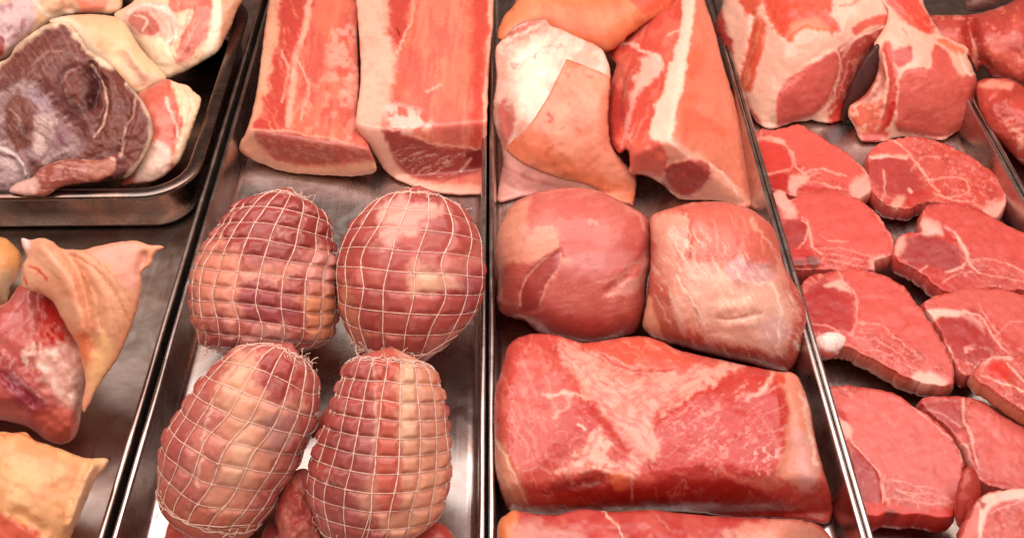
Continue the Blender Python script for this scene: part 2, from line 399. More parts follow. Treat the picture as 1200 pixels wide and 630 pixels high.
# ------------------------------------------------------------------ materials
def newmat(name):
    m = bpy.data.materials.new(name); m.use_nodes = True; nt = m.node_tree; b = nt.nodes['Principled BSDF']; return m, nt, b
def N(nt, t, **kw):
    n = nt.nodes.new(t)
    for k, v in kw.items():
        if k in n.inputs: n.inputs[k].default_value = v
        else: setattr(n, k, v)
    return n
def flesh_mat(name, rough=.31, sss=.15, bump=.055, fib=.16, spec=.32, grain=420, coat=.14):
    m, nt, b = newmat(name); L = nt.links.new
    at_ = N(nt, 'ShaderNodeAttribute', attribute_name='Col'); tc = N(nt, 'ShaderNodeTexCoord')
    n1 = N(nt, 'ShaderNodeTexNoise', Scale=grain, Detail=3.0, Roughness=.65); L(tc.outputs['Object'], n1.inputs['Vector'])
    n2 = N(nt, 'ShaderNodeTexNoise', Scale=95.0, Detail=4.0, Roughness=.6); L(tc.outputs['Object'], n2.inputs['Vector'])
    r1 = N(nt, 'ShaderNodeMapRange'); r1.inputs[1].default_value = .25; r1.inputs[2].default_value = .75; r1.inputs[3].default_value = 1 - fib * .5; r1.inputs[4].default_value = 1 + fib * .5
    L(n1.outputs['Fac'], r1.inputs[0])
    r2 = N(nt, 'ShaderNodeMapRange'); r2.inputs[1].default_value = .3; r2.inputs[2].default_value = .7; r2.inputs[3].default_value = .95; r2.inputs[4].default_value = 1.05
    L(n2.outputs['Fac'], r2.inputs[0])
    mu = N(nt, 'ShaderNodeMath', operation='MULTIPLY'); L(r1.outputs[0], mu.inputs[0]); L(r2.outputs[0], mu.inputs[1])
    vm = N(nt, 'ShaderNodeVectorMath', operation='SCALE'); L(at_.outputs['Color'], vm.inputs[0]); L(mu.outputs[0], vm.inputs['Scale'])
    L(vm.outputs[0], b.inputs['Base Color'])
    rr = N(nt, 'ShaderNodeMapRange'); rr.inputs[1].default_value = .3; rr.inputs[2].default_value = .7; rr.inputs[3].default_value = rough - .1; rr.inputs[4].default_value = rough + .14
    L(n2.outputs['Fac'], rr.inputs[0]); L(rr.outputs[0], b.inputs['Roughness'])
    ad = N(nt, 'ShaderNodeMath', operation='MULTIPLY_ADD'); ad.inputs[1].default_value = .45; L(n1.outputs['Fac'], ad.inputs[0]); L(n2.outputs['Fac'], ad.inputs[2])
    bp = N(nt, 'ShaderNodeBump', Strength=bump, Distance=.0016); L(ad.outputs[0], bp.inputs['Height']); L(bp.outputs[0], b.inputs['Normal'])
    b.inputs['Specular IOR Level'].default_value = spec
    b.inputs['Coat Weight'].default_value = coat; b.inputs['Coat Roughness'].default_value = .13
    b2 = N(nt, 'ShaderNodeBump', Strength=.30, Distance=.0014); L(ad.outputs[0], b2.inputs['Height']); L(b2.outputs[0], b.inputs['Coat Normal'])
    b.inputs['Subsurface Weight'].default_value = sss; b.inputs['Subsurface Radius'].default_value = (1, .35, .22); b.inputs['Subsurface Scale'].default_value = .006
    return m
MEAT = flesh_mat('raw_meat'); SKIN = flesh_mat('pork_skin', rough=.46, sss=.12, bump=.08, fib=.10, spec=.35, grain=260)
DULL = flesh_mat('dark_meat', rough=.45, bump=.14, fib=.3, spec=.3, coat=.05)
BONE = flesh_mat('wet_bone', rough=.3, sss=.1, bump=.2, fib=.2)
TWINE, nt, b = newmat('cotton_twine'); b.inputs['Base Color'].default_value = (.80, .60, .50, 1); b.inputs['Roughness'].default_value = .8
tn = N(nt, 'ShaderNodeTexNoise', Scale=900.0, Detail=2.0); rp = N(nt, 'ShaderNodeValToRGB')
rp.color_ramp.elements[0].color = (.54, .28, .22, 1); rp.color_ramp.elements[1].color = (.80, .54, .44, 1); rp.color_ramp.elements[0].position = .3; rp.color_ramp.elements[1].position = .6
nt.links.new(tn.outputs['Fac'], rp.inputs[0]); nt.links.new(rp.outputs[0], b.inputs['Base Color'])
def steel(name, col, rough, along=True, smear=.07, juice=.47):
    m, nt, b = newmat(name); L = nt.links.new
    b.inputs['Metallic'].default_value = 1.0
    tc = N(nt, 'ShaderNodeTexCoord'); mp = N(nt, 'ShaderNodeMapping'); mp.inputs['Scale'].default_value = (260, 4, 260) if along else (4, 260, 260); L(tc.outputs['Object'], mp.inputs[0])
    n1 = N(nt, 'ShaderNodeTexNoise', Scale=1.0, Detail=3.0); L(mp.outputs[0], n1.inputs['Vector'])
    n2 = N(nt, 'ShaderNodeTexNoise', Scale=22.0, Detail=5.0, Roughness=.62, Distortion=1.2); L(tc.outputs['Object'], n2.inputs['Vector'])
    a = N(nt, 'ShaderNodeMath', operation='MULTIPLY_ADD'); a.inputs[1].default_value = .12; L(n1.outputs['Fac'], a.inputs[0]); 
    r = N(nt, 'ShaderNodeMapRange'); r.inputs[1].default_value = .35; r.inputs[2].default_value = .7; r.inputs[3].default_value = rough - .03; r.inputs[4].default_value = rough + smear
    L(n2.outputs['Fac'], r.inputs[0]); L(r.outputs[0], a.inputs[2]); L(a.outputs[0], b.inputs['Roughness'])
    cr = N(nt, 'ShaderNodeValToRGB'); cr.color_ramp.elements[0].color = (col[0] * .86, col[1] * .84, col[2] * .82, 1); cr.color_ramp.elements[1].color = (*col, 1)
    cr.color_ramp.elements[0].position = .3; cr.color_ramp.elements[1].position = .62
    L(n2.outputs['Fac'], cr.inputs[0]); L(cr.outputs[0], b.inputs['Base Color'])
    n3 = N(nt, 'ShaderNodeTexNoise', Scale=13.0, Detail=6.0, Roughness=.68, Distortion=2.2); L(tc.outputs['Object'], n3.inputs['Vector'])
    mk = N(nt, 'ShaderNodeMapRange'); mk.inputs[1].default_value = juice; mk.inputs[2].default_value = juice + .19; mk.inputs[4].default_value = .55; L(n3.outputs['Fac'], mk.inputs[0])
    mx = N(nt, 'ShaderNodeMix', data_type='RGBA'); mx.inputs[7].default_value = (.40, .22, .155, 1)     # dried juice; also tints the left floor with its warm reflection
    L(mk.outputs[0], mx.inputs[0]); L(cr.outputs[0], mx.inputs[6]); L(mx.outputs[2], b.inputs['Base Color'])
    bp = N(nt, 'ShaderNodeBump', Strength=.05, Distance=.0006); L(n1.outputs['Fac'], bp.inputs['Height']); L(bp.outputs[0], b.inputs['Normal'])
    return m
STEEL = steel('brushed_steel', (.56, .50, .47), .21); GREASY = steel('greasy_tinted_steel', (.56, .47, .42), .25, True, .1, .40)  # greasy one: smears, plus a warm reflection tinted into the steel
PANSTEEL = steel('pan_steel', (.17, .135, .12), .2, False)
BASE, nt, b = newmat('dark_counter'); b.inputs['Base Color'].default_value = (.015, .013, .012, 1); b.inputs['Roughness'].default_value = .5
# ------------------------------------------------------------------ trays
def rrect(x0, x1, y0, y1, r, z, ns=10):
    P = []; r = max(r, .0005)
    for cx, cy, a0 in ((x1 - r, y1 - r, 0), (x0 + r, y1 - r, 90), (x0 + r, y0 + r, 180), (x1 - r, y0 + r, 270)):
        for k in range(ns + 1):
            a = math.radians(a0 + 90 * k / ns); P.append((cx + r * math.cos(a), cy + r * math.sin(a), z))
    return P
def tray(name, label, x0, x1, y0, y1, rc, prof, mat, cat):
    V, F = [], []; n = 44
    for (o, z) in prof: V += rrect(x0 + o, x1 - o, y0 + o, y1 - o, rc - o, z)
    for i in range(len(prof) - 1):
        for k in range(n): F.append((i * n + k, i * n + (k + 1) % n, (i + 1) * n + (k + 1) % n, (i + 1) * n + k))
    b0 = (len(prof) - 1) * n; F.append(tuple(b0 + k for k in range(n)))
    o = mesh_obj(name, V, F, mat, recalc=False); o.data.set_sharp_from_angle(angle=math.radians(50)); return tag(o, label, cat)
# ================================================================== the place
cam = bpy.data.cameras.new('camera'); co = bpy.data.objects.new('camera', cam); COL.objects.link(co); SC.camera = co
cam.sensor_width = 36; cam.lens = 36 * FPX / 1200; cam.clip_start = .02; cam.clip_end = 60
from mathutils import Matrix
co.matrix_world = Matrix(((rt[0], up[0], -fw[0], CAM[0]), (rt[1], up[1], -fw[1], CAM[1]), (rt[2], up[2], -fw[2], CAM[2]), (0, 0, 0, 1)))
w = bpy.data.worlds.new('World'); SC.world = w; w.use_nodes = True
wt_ = w.node_tree; bg = wt_.nodes['Background']
tcw = wt_.nodes.new('ShaderNodeTexCoord'); sx_ = wt_.nodes.new('ShaderNodeSeparateXYZ'); wr = wt_.nodes.new('ShaderNodeValToRGB'); mr = wt_.nodes.new('ShaderNodeMapRange')
mr.inputs[1].default_value = -1; mr.inputs[2].default_value = 1
wt_.links.new(tcw.outputs['Generated'], sx_.inputs[0]); wt_.links.new(sx_.outputs['Y'], mr.inputs[0]); wt_.links.new(mr.outputs[0], wr.inputs[0]); wt_.links.new(wr.outputs[0], bg.inputs[0])
e = wr.color_ramp.elements; e[0].position = .25; e[0].color = (.78, .64, .57, 1); e[1].position = .72; e[1].color = (.14, .085, .066, 1)
bg.inputs[1].default_value = 1.0        # the shop lies in front of the case, its dark back wall behind
def lamp(name, loc, aim, sx, sy, power, col):
    l = bpy.data.lights.new(name, 'AREA'); l.shape = 'RECTANGLE'; l.size = sx; l.size_y = sy; l.energy = power; l.color = col
    o = bpy.data.objects.new(name, l); COL.objects.link(o); o.location = loc
    o.rotation_euler = (Vector(aim) - Vector(loc)).to_track_quat('-Z', 'Y').to_euler()
lamp('case_lamp', (0, .20, .98), (0, .20, 0), 2.0, .64, 20, (1.0, .89, .85))
lamp('front_fill', (0, -.42, 1.0), (0, .25, 0), 2.0, .06, 7.5, (1.0, .88, .83))  # fill light added to brighten the meat's front faces, no visible source
SC.view_settings.view_transform = 'Standard'; SC.view_settings.look = 'None'; SC.view_settings.exposure = 0; SC.view_settings.gamma = 1

def st(o): o['kind'] = 'structure'; return o
V = [(-3, -2, -.06), (3, -2, -.06), (3, 4, -.06), (-3, 4, -.06)]
st(mesh_obj('counter_base', V, [(0, 1, 2, 3)], BASE, smooth=False, recalc=False))
HR = .045
def wx(px, py): return float(at(px, py, HR)[0])
xd1a, xd1b = wx(180, 420), wx(193.5, 420)
xd2a, xd2b = wx(566.5, 420), wx(575.5, 420)
xd3a, xd3b = wx(953.5, 420), wx(960, 420)
xd4a, xd4b = wx(1143.5, 130), wx(1149, 130)
TP = [(.002, HR - .02), (.0003, HR - .006), (.0, HR - .0022), (.0005, HR - .0008), (.0014, HR - .0001), (.0026, HR), (.0040, HR - .0002), (.0049, HR - .0011), (.0055, HR - .0035), (.0075, .006), (.0085, .003), (.0105, .001), (.0135, .0)]
GR = .0022
Y0, Y1 = -.52, .78
TW = xd3a - xd2b
tray('steel_tray', 'shallow steel tray holding pork hocks, under the deep pan', xd1a - TW - .02, xd1a + GR, Y0, Y1, .03, TP, GREASY, 'tray')
tray('steel_tray', 'steel tray holding the netted roasts and two loins', xd1b - GR, xd2a + GR, Y0, Y1, .03, TP, STEEL, 'tray')
tray('steel_tray', 'steel tray holding large pork joints and smooth boneless hams', xd2b - GR, xd3a + GR, Y0, Y1, .03, TP, STEEL, 'tray')
tray('steel_tray', 'steel tray holding the sliced bone-in chops', xd3b - GR, xd4a + GR, Y0, Y1, .03, TP, STEEL, 'tray')
tray('steel_tray', 'steel tray at the right edge holding two dark red cuts', xd4b - GR, xd4b + TW, Y0, Y1, .03, TP, STEEL, 'tray')
# deep pan standing in the left tray
PH = .066
pyf = float(at(100, 230, PH)[1]); pxr = float(at(251, 145, PH)[0])
PP_ = [(.017, .012), (.016, .03), (.0125, PH - .010), (.0015, PH - .007), (.0, PH - .004), (.0006, PH - .0012), (.003, PH), (.012, PH - .0006), (.0145, PH - .002), (.0165, PH - .006), (.021, .018), (.024, .012), (.030, .009), (.036, .0085)]
PP_ = [(.022, .0045), (.019, .006), (.0165, .011)] + PP_[1:]
tray('deep_pan', 'deep dark steel pan with rounded corner holding pale pork pieces', pxr - .46, pxr, pyf, pyf + .40, .058, PP_, PANSTEEL, 'pan')

# ================================================================== netted roasts
_soft[:] = [1.5, 1.1]
RG = lambda a, b, n: np.linspace(a, b, n)
roast('netted roast with dark red upper half and pale lower half, further left of four',
  [(312,228),(300,235),(280,246),(262,262),(248,280),(238,300),(230,325),(226,345),(228,370),(234,390),(238,404),(255,413),(280,416),(310,412),(345,412),(372,406),(388,395),(393,375),(395,350),(393,320),(391,290),(388,265),(378,248),(362,235),(345,226),(328,225)],
  (330,236), (310,418), .085, 20, RG(.04, .93, 11), 'b85a52',
  [('n','c98078',22,.55,.06,.6), ('p','a4453f',4,5,[(275,225),(345,222),(385,250),(392,300),(340,305),(290,300),(268,292),(255,275)]),
   ('p','e3937c',5,6,[(226,320),(240,290),(265,283),(283,292),(290,312),(345,312),(338,328),(284,330),(282,375),(250,385),(232,395),(226,370)]),
   ('p','d98e80',4,5,[(345,310),(372,285),(392,300),(392,340),(372,345),(362,330)]),
   ('p','a84c4e',4,5,[(284,334),(315,335),(345,352),(355,370),(330,378),(300,375),(283,370)]),
   ('p','e0906e',4,5,[(352,348),(392,340),(392,395),(360,395),(362,370)]), ('p','d89084',4,6,[(290,385),(330,380),(352,395),(330,412),(290,410)]),
   ('p','a84c48',4,5,[(236,372),(262,365),(270,395),(300,412),(250,415)],.8),
   ('l','ecb4a4',3,4,[(292,318),(345,322)],.7), ('v','e6aa9c',16,.05,.6)], tiltd=-.01, th0=.06, bow=((0,.25,.6,1),(-17,-10,-3,4)), bulge=.0031, frayA=16, frayB=18)
roast('netted roast with pale fat patches on deep red meat, further right of four',
  [(470,224),(455,230),(440,240),(425,252),(412,268),(403,285),(397,310),(396,335),(400,360),(408,380),(418,398),(425,412),(450,420),(490,420),(515,406),(530,395),(550,375),(562,355),(567,330),(566,300),(562,280),(552,260),(540,245),(520,232),(500,224),(485,222)],
  (484,233), (470,420), .085, 17, RG(.06, .86, 9), 'b6544c',
  [('n','c8655a',30,.5,.1,.7), ('p','e0a090',4,5,[(443,240),(470,232),(480,238),(515,240),(522,248),(498,258),(494,272),(470,280),(450,290),(440,285),(445,262)]),
   ('p','de9f88',3,5,[(478,318),(486,308),(512,316),(540,328),(545,338),(522,340),(508,344),(480,342)]), ('p','eab898',4,5,[(484,318),(512,318),(520,332),(488,334)],.6),
   ('p','d9887c',4,5,[(505,310),(540,300),(560,295),(562,310),(530,325)],.7), ('p','b05a6c',5,5,[(540,325),(562,325),(556,355),(545,360)],.6),
   ('p','d08468',5,6,[(396,330),(408,325),(415,365),(430,400),(415,400),(400,370)],.8), ('p','d4887a',3,4,[(505,395),(535,380),(545,375),(520,410),(500,420)],.8), ('v','dc9a8a',18,.04,.5)],
  tiltd=-.02, th0=.1, bow=((0,.3,.6,1),(-16,-6,6,24)), bulge=.0021, lumps=.0016, frayA=10, frayB=22, extra=[[(430,385),(450,398),(470,390),(490,400),(515,392),(535,384)], [(446,392),(462,405),(468,412)]])
roast('netted roast with broad pale fat stripe and flat cut end, nearer left of four',
  [(290,402),(270,412),(255,425),(240,440),(222,465),(212,480),(203,495),(196,510),(191,535),(190,560),(190,578),(200,592),(220,605),(250,618),(285,628),(300,620),(308,605),(320,590),(330,570),(345,550),(355,530),(365,510),(372,490),(375,465),(373,440),(370,420),(355,408),(335,402),(310,400)],
  (322,407), (240,620), .082, 18, RG(.035, .86, 9), 'c0625a',
  [('n','cc7a6c',26,.5,.1,.6), ('p','e39a80',5,7,[(282,408),(300,412),(312,425),(300,450),(318,468),(345,474),(362,470),(352,490),(325,500),(318,540),(300,580),(270,612),(244,604),(238,580),(252,540),(262,500),(256,470),(262,440)]),
   ('p','eeb494',4,6,[(270,430),(290,425),(292,470),(300,520),(290,560),(270,560),(272,500),(262,470)],.7),
   ('p','b2473f',3,4,[(302,422),(318,414),(342,420),(352,440),(345,462),(325,466),(308,452),(312,436)]), ('p','c88c84',5,5,[(312,490),(345,480),(350,505),(330,530),(312,520)],.8),
   ('p','c26a54',4,4,[(186,572),(205,585),(245,598),(305,610),(300,635),(180,610)]), ('p','dc8a78',5,5,[(222,520),(250,500),(250,560),(230,580)],.7),
   ('l','efc0ac',2.5,3,[(250,470),(238,520),(232,570)],.7), ('v','e8b09c',16,.04,.5)], tiltd=-.012, th0=-.04, bow=((0,.3,.7,1),(-13,-6,5,13)), bulge=.0024, lumps=.0018, frayA=16, frayB=6, extra=[[(245,590),(262,592),(300,600)]])
roast('netted roast with dark left side and pale right side, nearer right of four',
  [(425,412),(410,420),(402,440),(394,462),(387,482),(380,502),(371,522),(365,542),(363,562),(366,580),(372,600),(378,615),(400,628),(440,632),(480,625),(505,612),(517,600),(524,575),(527,545),(525,510),(522,480),(515,450),(508,430),(495,418),(470,412),(445,408)],
  (458,414), (442,632), .080, 19, RG(.06, .93, 11), 'b6564e',
  [('n','be6e68',24,.5,.1,.6), ('p','cf6452',3,4,[(440,412),(466,414),(470,450),(468,500),(470,560),(466,600),(440,600),(440,560),(438,500),(436,450)]),
   ('p','e09a7e',4,5,[(468,410),(505,420),(520,470),(528,540),(518,600),(490,625),(450,632),(442,604),(468,596),(472,540),(466,500),(470,450)]),
   ('p','efbe9c',4,4,[(468,425),(488,428),(486,480),(478,520),(470,500)],.7), ('p','cc8472',5,5,[(488,470),(505,465),(512,500),(495,510)],.6),
   ('p','d99a80',4,4,[(420,562),(440,560),(442,600),(425,605)],.6), ('l','e8b6a4',2.5,2,[(438,420),(440,480),(436,540)],.7), ('p','a24a46',6,6,[(376,520),(410,500),(430,540),(420,590),(385,590)],.6), ('v','dca090',15,.04,.6)],
  tiltd=-.012, th0=.0, bow=((0,.3,.7,1),(-9,-4,5,12)), bulge=.0031, lumps=.002, frayA=16, frayB=8, extra=[[(445,575),(440,590),(432,610)], [(402,426),(392,424),(390,416),(400,408),(412,406)]])
SCR = 'scraps of meat between the roasts'
tag(flesh('meat_scrap', [(322,604),(327,578),(334,562),(345,552),(359,549),(368,562),(372,585),(376,612),(372,660),(328,660),(326,625)], (348,600,.035,35), .018,.03,'cc5e54',[('n','e08a78',14,.55,.1,.6)], [('n',.005,12)]), 'large red meat scrap wedged between the two nearer netted roasts', 'meat scrap', SCR)
tag(flesh('meat_scrap', [(192,660),(198,610),(206,601),(222,603),(240,612),(258,630),(262,660)], (222,625,.02,30), .02,.02,'d0584f',[('n','e08a78',12,.6,.08,.6)]), 'red meat scrap in the corner below the roast with the flat cut end', 'meat scrap', SCR)
tag(flesh('meat_scrap', [(472,660),(480,620),(495,611),(515,612),(530,625),(540,660)], (505,630,.02,30), .02,.02,'d2564c',[('n','e08a78',12,.6,.08,.5)]), 'bright red scrap below the pale-sided netted roast', 'meat scrap', SCR)
tag(flesh('meat_scrap', [(363,513),(368,497),(383,478),(396,474),(392,496),(376,510)], (378,496,.05,40), .012,.012,'d46a58'), 'small pointed sliver of meat squeezed between nearer netted roasts', 'meat scrap', SCR)
tag(flesh('meat_scrap', [(300,660),(308,622),(322,612),(338,622),(345,660)], (322,630,.012,30), .012,.012,'b4504a'), 'small dark scrap at the foot of the gap between nearer roasts', 'meat scrap', SCR)

# ================================================================== loins
_soft[:] = [1.3, .9]
LO = 'boneless loins side by side'
r_ = thing('pork_loin', 'long pork loin with mottled marbled top, left of the pair', 'pork loin', 355, 160, .003, LO)
flesh('loin_meat', [(316,-40),(428,-40),(421,0),(419,50),(421,100),(419,135),(425,155),(436,180),(441,200),(420,206),(395,206),(360,204),(330,200),(310,193),(290,184),(281,177),(281,168),(288,155),(294,138),(301,105),(306,70),(311,30),(315,0)],
  [(360,100,.052,2), (3,(292,152,.050),(417,170,.050),(360,206,.004))], .007, .05, 'd8685a',
  [('n','ee8468',26,.55,.1,.6), ('s','ee9078',95,50,5,.55,.5), ('s','ec9480',100,26,3,.6,.6,[(345,60),(425,60),(425,170),(345,165)]),
   ('p','d05248',6,5,[(327,-20),(366,-20),(358,40),(347,65),(343,100),(339,140),(330,156),(296,150),(312,100),(325,50)]),
   ('s','ee8c70',65,16,3,.56,.7,[(320,-20),(362,-20),(340,150),(296,150)]),
   ('l','efae96',5,1.2,[(363,0),(357,35),(346,68),(343,100),(338,145)]), ('l','f0b09a',2,1.5,[(348,70),(362,100),(352,140)],.8), ('l','f0b09a',2,1.5,[(330,60),(338,85),(330,120)],.7),
   ('n','f2b4a0',9,.54,.14,.6,[(382,38),(420,36),(421,112),(402,122),(388,100)]), ('n','f0a48e',10,.6,.1,.55,[(345,90),(425,100),(425,165),(350,160)]),
   ('p','eaaa8c',3,4,[(300,-30),(328,-30),(329,0),(323,55),(313,100),(304,132),(295,150),(285,160),(275,175),(280,120)]), ('s','d98a6c',98,40,3,.55,.6,[(300,-20),(328,-20),(313,100),(295,150),(280,160)]),
   ('p','dfa084',2.5,3,[(278,176),(286,158),(300,153),(312,178),(330,188),(370,194),(405,192),(445,188),(445,210),(330,206)]),
   ('p','b4564a',3,3,[(296,155),(320,154),(345,157),(370,161),(395,168),(420,170),(436,176),(438,188),(405,191),(370,193),(332,187),(312,177)]), ('s','d08a78',20,7,2.5,.5,.6,[(300,156),(430,172),(430,188),(330,186)]),
   ('l','f0a68c',2,2,[(290,152),(330,154),(370,159),(415,169)],.8)],
  [('n',.003,40), ('l',-.003,4,[(348,70),(341,140)]), ('l',-.002,5,[(330,0),(323,55),(305,135)])], edge=7, edger=.005, parent=r_, k=.006)
r_ = thing('pork_loin', 'pork loin with thick pale fat edge along its top, right of the pair', 'pork loin', 500, 170, .003, LO)
flesh('loin_meat', [(412,-40),(582,-40),(579,0),(578,30),(574,70),(571,130),(570,180),(571,210),(571,222),(560,228),(530,228),(505,224),(480,217),(458,206),(444,190),(430,167),(419,152),(417,140),(422,100),(422,60),(419,20),(417,0)],
  [(500,100,.068,2), (3,(455,150,.068),(562,174,.066),(530,229,.004)), (3,(440,150,.068),(453,149,.068),(458,207,.006))], .007, .06, 'dc7466',
  [('n','f08a70',30,.5,.12,.7), ('s','f09c84',92,60,6,.54,.5), ('s','e0543f',100,40,4,.6,.5),
   ('p','d05248',4,4,[(452,-20),(481,-20),(479,30),(470,58),(461,66),(456,40)]), ('l','a83028',2,2,[(464,35),(466,42)]),
   ('p','d8564a',5,4,[(553,-20),(572,-20),(570,60),(567,120),(564,172),(553,170),(553,80)]), ('l','f2b49c',4,2,[(577,0),(574,60),(569,125),(567,160)]),
   ('p','efb8a2',5,5,[(405,-20),(453,-20),(456,40),(462,68),(458,100),(457,128),(452,142),(426,148),(413,145),(418,60)]), ('n','eea68e',14,.6,.08,.6,[(415,0),(455,0),(455,140),(415,140)]),
   ('n','f6c6b6',9,.42,.1,.95,[(452,122),(480,126),(500,134),(506,150),(485,154),(470,158),(455,146)]), ('l','f4b8a4',2,3,[(500,106),(515,100)],.7), ('l','f4b8a4',2,3,[(462,68),(480,30),(486,0)],.7),
   ('p','efb09a',3,2,[(410,148),(440,145),(452,158),(460,178),(475,200),(505,214),(560,216),(575,205),(575,235),(440,225)]),
   ('p','ac4a44',2.5,2.5,[(449,150),(478,157),(505,167),(522,172),(556,174),(567,178),(565,196),(545,204),(530,210),(508,211),(482,206),(464,190),(455,170)]),
   ('s','e6b4a8',152,12,1.8,.56,.85,[(462,170),(520,176),(548,178),(530,206),(500,208),(470,192)]), ('p','96302c',2.5,2,[(545,180),(562,174),(567,182),(562,194),(549,196)]),
   ('l','f2a890',2,2,[(452,148),(480,158),(522,171),(562,174)],.8), ('l','eeb8a4',2,1,[(541,200),(552,186)],.9)],
  [('n',.002,45), ('l',-.003,5,[(458,60),(458,140)]), ('p',-.0015,3,[(553,0),(570,0),(565,170),(553,170)])], edge=7, edger=.005, parent=r_, k=.006)

# ================================================================== third tray, from the back
_soft[:] = [.95, .8]
tag(flesh('pork_joint', [(583,45),(590,20),(605,0),(600,-40),(810,-40),(790,5),(770,20),(740,40),(715,60),(680,60),(650,45),(630,35),(600,45)], (680,40,.06,20), .05,.05,'e67a54',
  [('n','ea9064',30,.5,.12,.7), ('s','da6442',60,60,12,.54,.5), ('s','f0a880',75,40,9,.56,.25), ('p','e8553c',6,5,[(735,-10),(790,-20),(780,8),(755,12)])], mat=SKIN), 'rounded orange-skinned joint lying behind the skin-flapped piece', 'pork joint')
r_ = thing('pork_shoulder', 'pale fatty joint with smooth orange skin draped over its front', 'pork joint', 660, 200, .003)
flesh('fat_body', [(594,42),(604,30),(620,24),(640,23),(646,30),(660,35),(680,45),(702,55),(712,70),(716,90),(714,112),(712,140),(714,165),(722,178),(735,195),(745,206),(745,222),(740,238),(720,236),(690,228),(650,224),(610,231),(584,236),(585,212),(589,192),(587,170),(581,155),(577,138),(578,120),(582,90),(580,60),(585,50)],
  [(650,120,.088,18), (640,236,.0,64), (580,150,.045,40,-45)], .016,.05,'f3c9b6',
  [('n','eda996',20,.55,.1,.8), ('s','e59a8a',120,30,3,.58,.6), ('l','d4786c',4,4,[(597,42),(612,33),(632,28)]), ('l','d8887a',3,4,[(590,60),(600,50),(620,40),(640,32)],.8), ('p','d46e62',3,3,[(585,122),(599,117),(602,150),(592,176),(586,158)]), ('p','fbe2cc',10,6,[(605,60),(640,55),(640,100),(610,140),(600,110)],.8),
   ('l','e09084',2,5,[(600,80),(630,62),(660,52)],.7), ('p','e9a096',6,4,[(580,200),(600,178),(655,212),(700,232),(583,240)],.8), ('l','cc6a5c',3,3,[(590,196),(640,214),(690,226)],.6)],
  [('n',.003,26), ('l',-.003,4,[(592,60),(612,40),(640,32)]), ('l',.003,5,[(583,120),(590,170)])], edge=12, edger=.010, parent=r_, k=.02)
flesh('skin_flap', [(664,69),(664,69),(688,78),(716,90),(716,90),(714,115),(713,145),(716,168),(727,186),(742,203),(746,215),(742,241),(742,241),(718,233),(690,217),(650,207),(612,191),(591,174),(591,174),(602,164),(620,147),(640,117),(655,88)],
  (650,120,.0915,18), .0,.0012,'ee8e74',
  [('n','f09e82',34,.5,.12,.8), ('p','ef7a52',12,6,[(590,176),(620,160),(690,200),(745,215),(740,240),(650,206)],.7), ('l','de4c3c',2.5,2,[(643,131),(647,138),(644,141)],.9), ('l','d8644a',2,3,[(640,180),(650,172),(660,170)],.6), ('n','e0603f',9,.7,.05,.5)],
  [('n',.0025,38)], edge=4, edger=.0022, over=.0034, parent=r_, mat=SKIN, k=.02, rag=.2)
r_ = thing('pork_leg_joint', 'wedge-shaped joint with orange skin side and red cut face', 'pork joint', 800, 190, .003)
flesh('joint_meat', [(705,43),(715,37),(728,37),(732,45),(745,30),(765,15),(790,0),(800,-40),(822,-40),(826,0),(836,30),(846,70),(858,110),(870,150),(877,190),(880,242),(850,237),(825,234),(800,234),(790,229),(775,216),(757,206),(738,204),(738,190),(735,176),(725,179),(715,166),(710,140),(711,110),(718,90),(722,75),(714,68),(707,55)],
  [(3,(812,0,.105),(782,163,.088),(712,140,.045)), (3,(815,0,.105),(786,163,.088),(879,240,.008)), (3,(786,163,.088),(800,236,.005),(879,241,.006))], .008,.06,'de5c4e',
  [('n','e8806c',24,.55,.1,.6), ('s','ec9480',110,40,4,.57,.6,[(712,40),(800,0),(770,160),(735,200),(712,150)]), ('p','c8423a',4,4,[(708,110),(722,100),(728,130),(722,165),(732,176),(712,170)]),
   ('p','f2bcaa',4,5,[(752,68),(770,64),(776,84),(760,100),(745,112),(742,124),(738,112),(745,88)]), ('l','eea898',4,4,[(742,118),(738,150),(742,180)],.8), ('l','f4c6b4',3,3,[(716,55),(735,52),(755,60),(772,70),(775,80)]), ('p','d0463e',4,4,[(706,42),(728,37),(730,50),(718,64),(708,56)]),
   ('l','f0b4a4',2.5,2,[(783,40),(792,38),(798,36)]),
   ('p','ec8a70',3,2,[(815,-40),(830,-40),(840,30),(860,110),(882,190),(884,245),(860,212),(830,186),(800,172),(786,163),(795,120),(806,60)]), ('n','ee6a4c',30,.55,.1,.6,[(820,0),(870,120),(870,200),(800,160)]),
   ('p','f8d0ba',2.5,3,[(808,-40),(822,-40),(812,30),(803,90),(793,130),(788,162),(768,168),(762,160),(764,138),(775,110),(788,70),(796,35)]),
   ('p','f0a890',3,3,[(770,168),(790,163),(806,174),(834,188),(862,216),(878,240),(800,236),(775,215),(742,204),(738,196)]), ('p','e06a58',3,3,[(738,172),(768,164),(782,185),(776,206),(757,206),(738,204)]),
   ('p','b43c38',2.5,3,[(776,206),(786,192),(806,188),(826,190),(834,200),(826,217),(808,231),(788,226)]), ('s','cc6a60',40,8,2.5,.5,.6,[(780,195),(830,192),(810,230)]), ('l','f4c8b6',2.5,2,[(784,166),(800,178),(808,184)]), ('l','f0c0ac',2,2,[(832,192),(854,212),(866,236)])],
  [('n',.003,22), ('l',-.004,4,[(722,75),(735,62),(752,60)]), ('l',.007,6,[(716,100),(714,150),(722,172)]), ('l',-.004,4,[(730,95),(727,130),(735,165)]), ('p',.006,4,[(708,40),(728,40),(730,50),(718,66),(708,56)]), ('p',.002,3,[(776,206),(786,192),(806,188),(826,190),(834,200),(826,217),(808,231),(788,226)])], edge=10, edger=.009, parent=r_, k=.012)

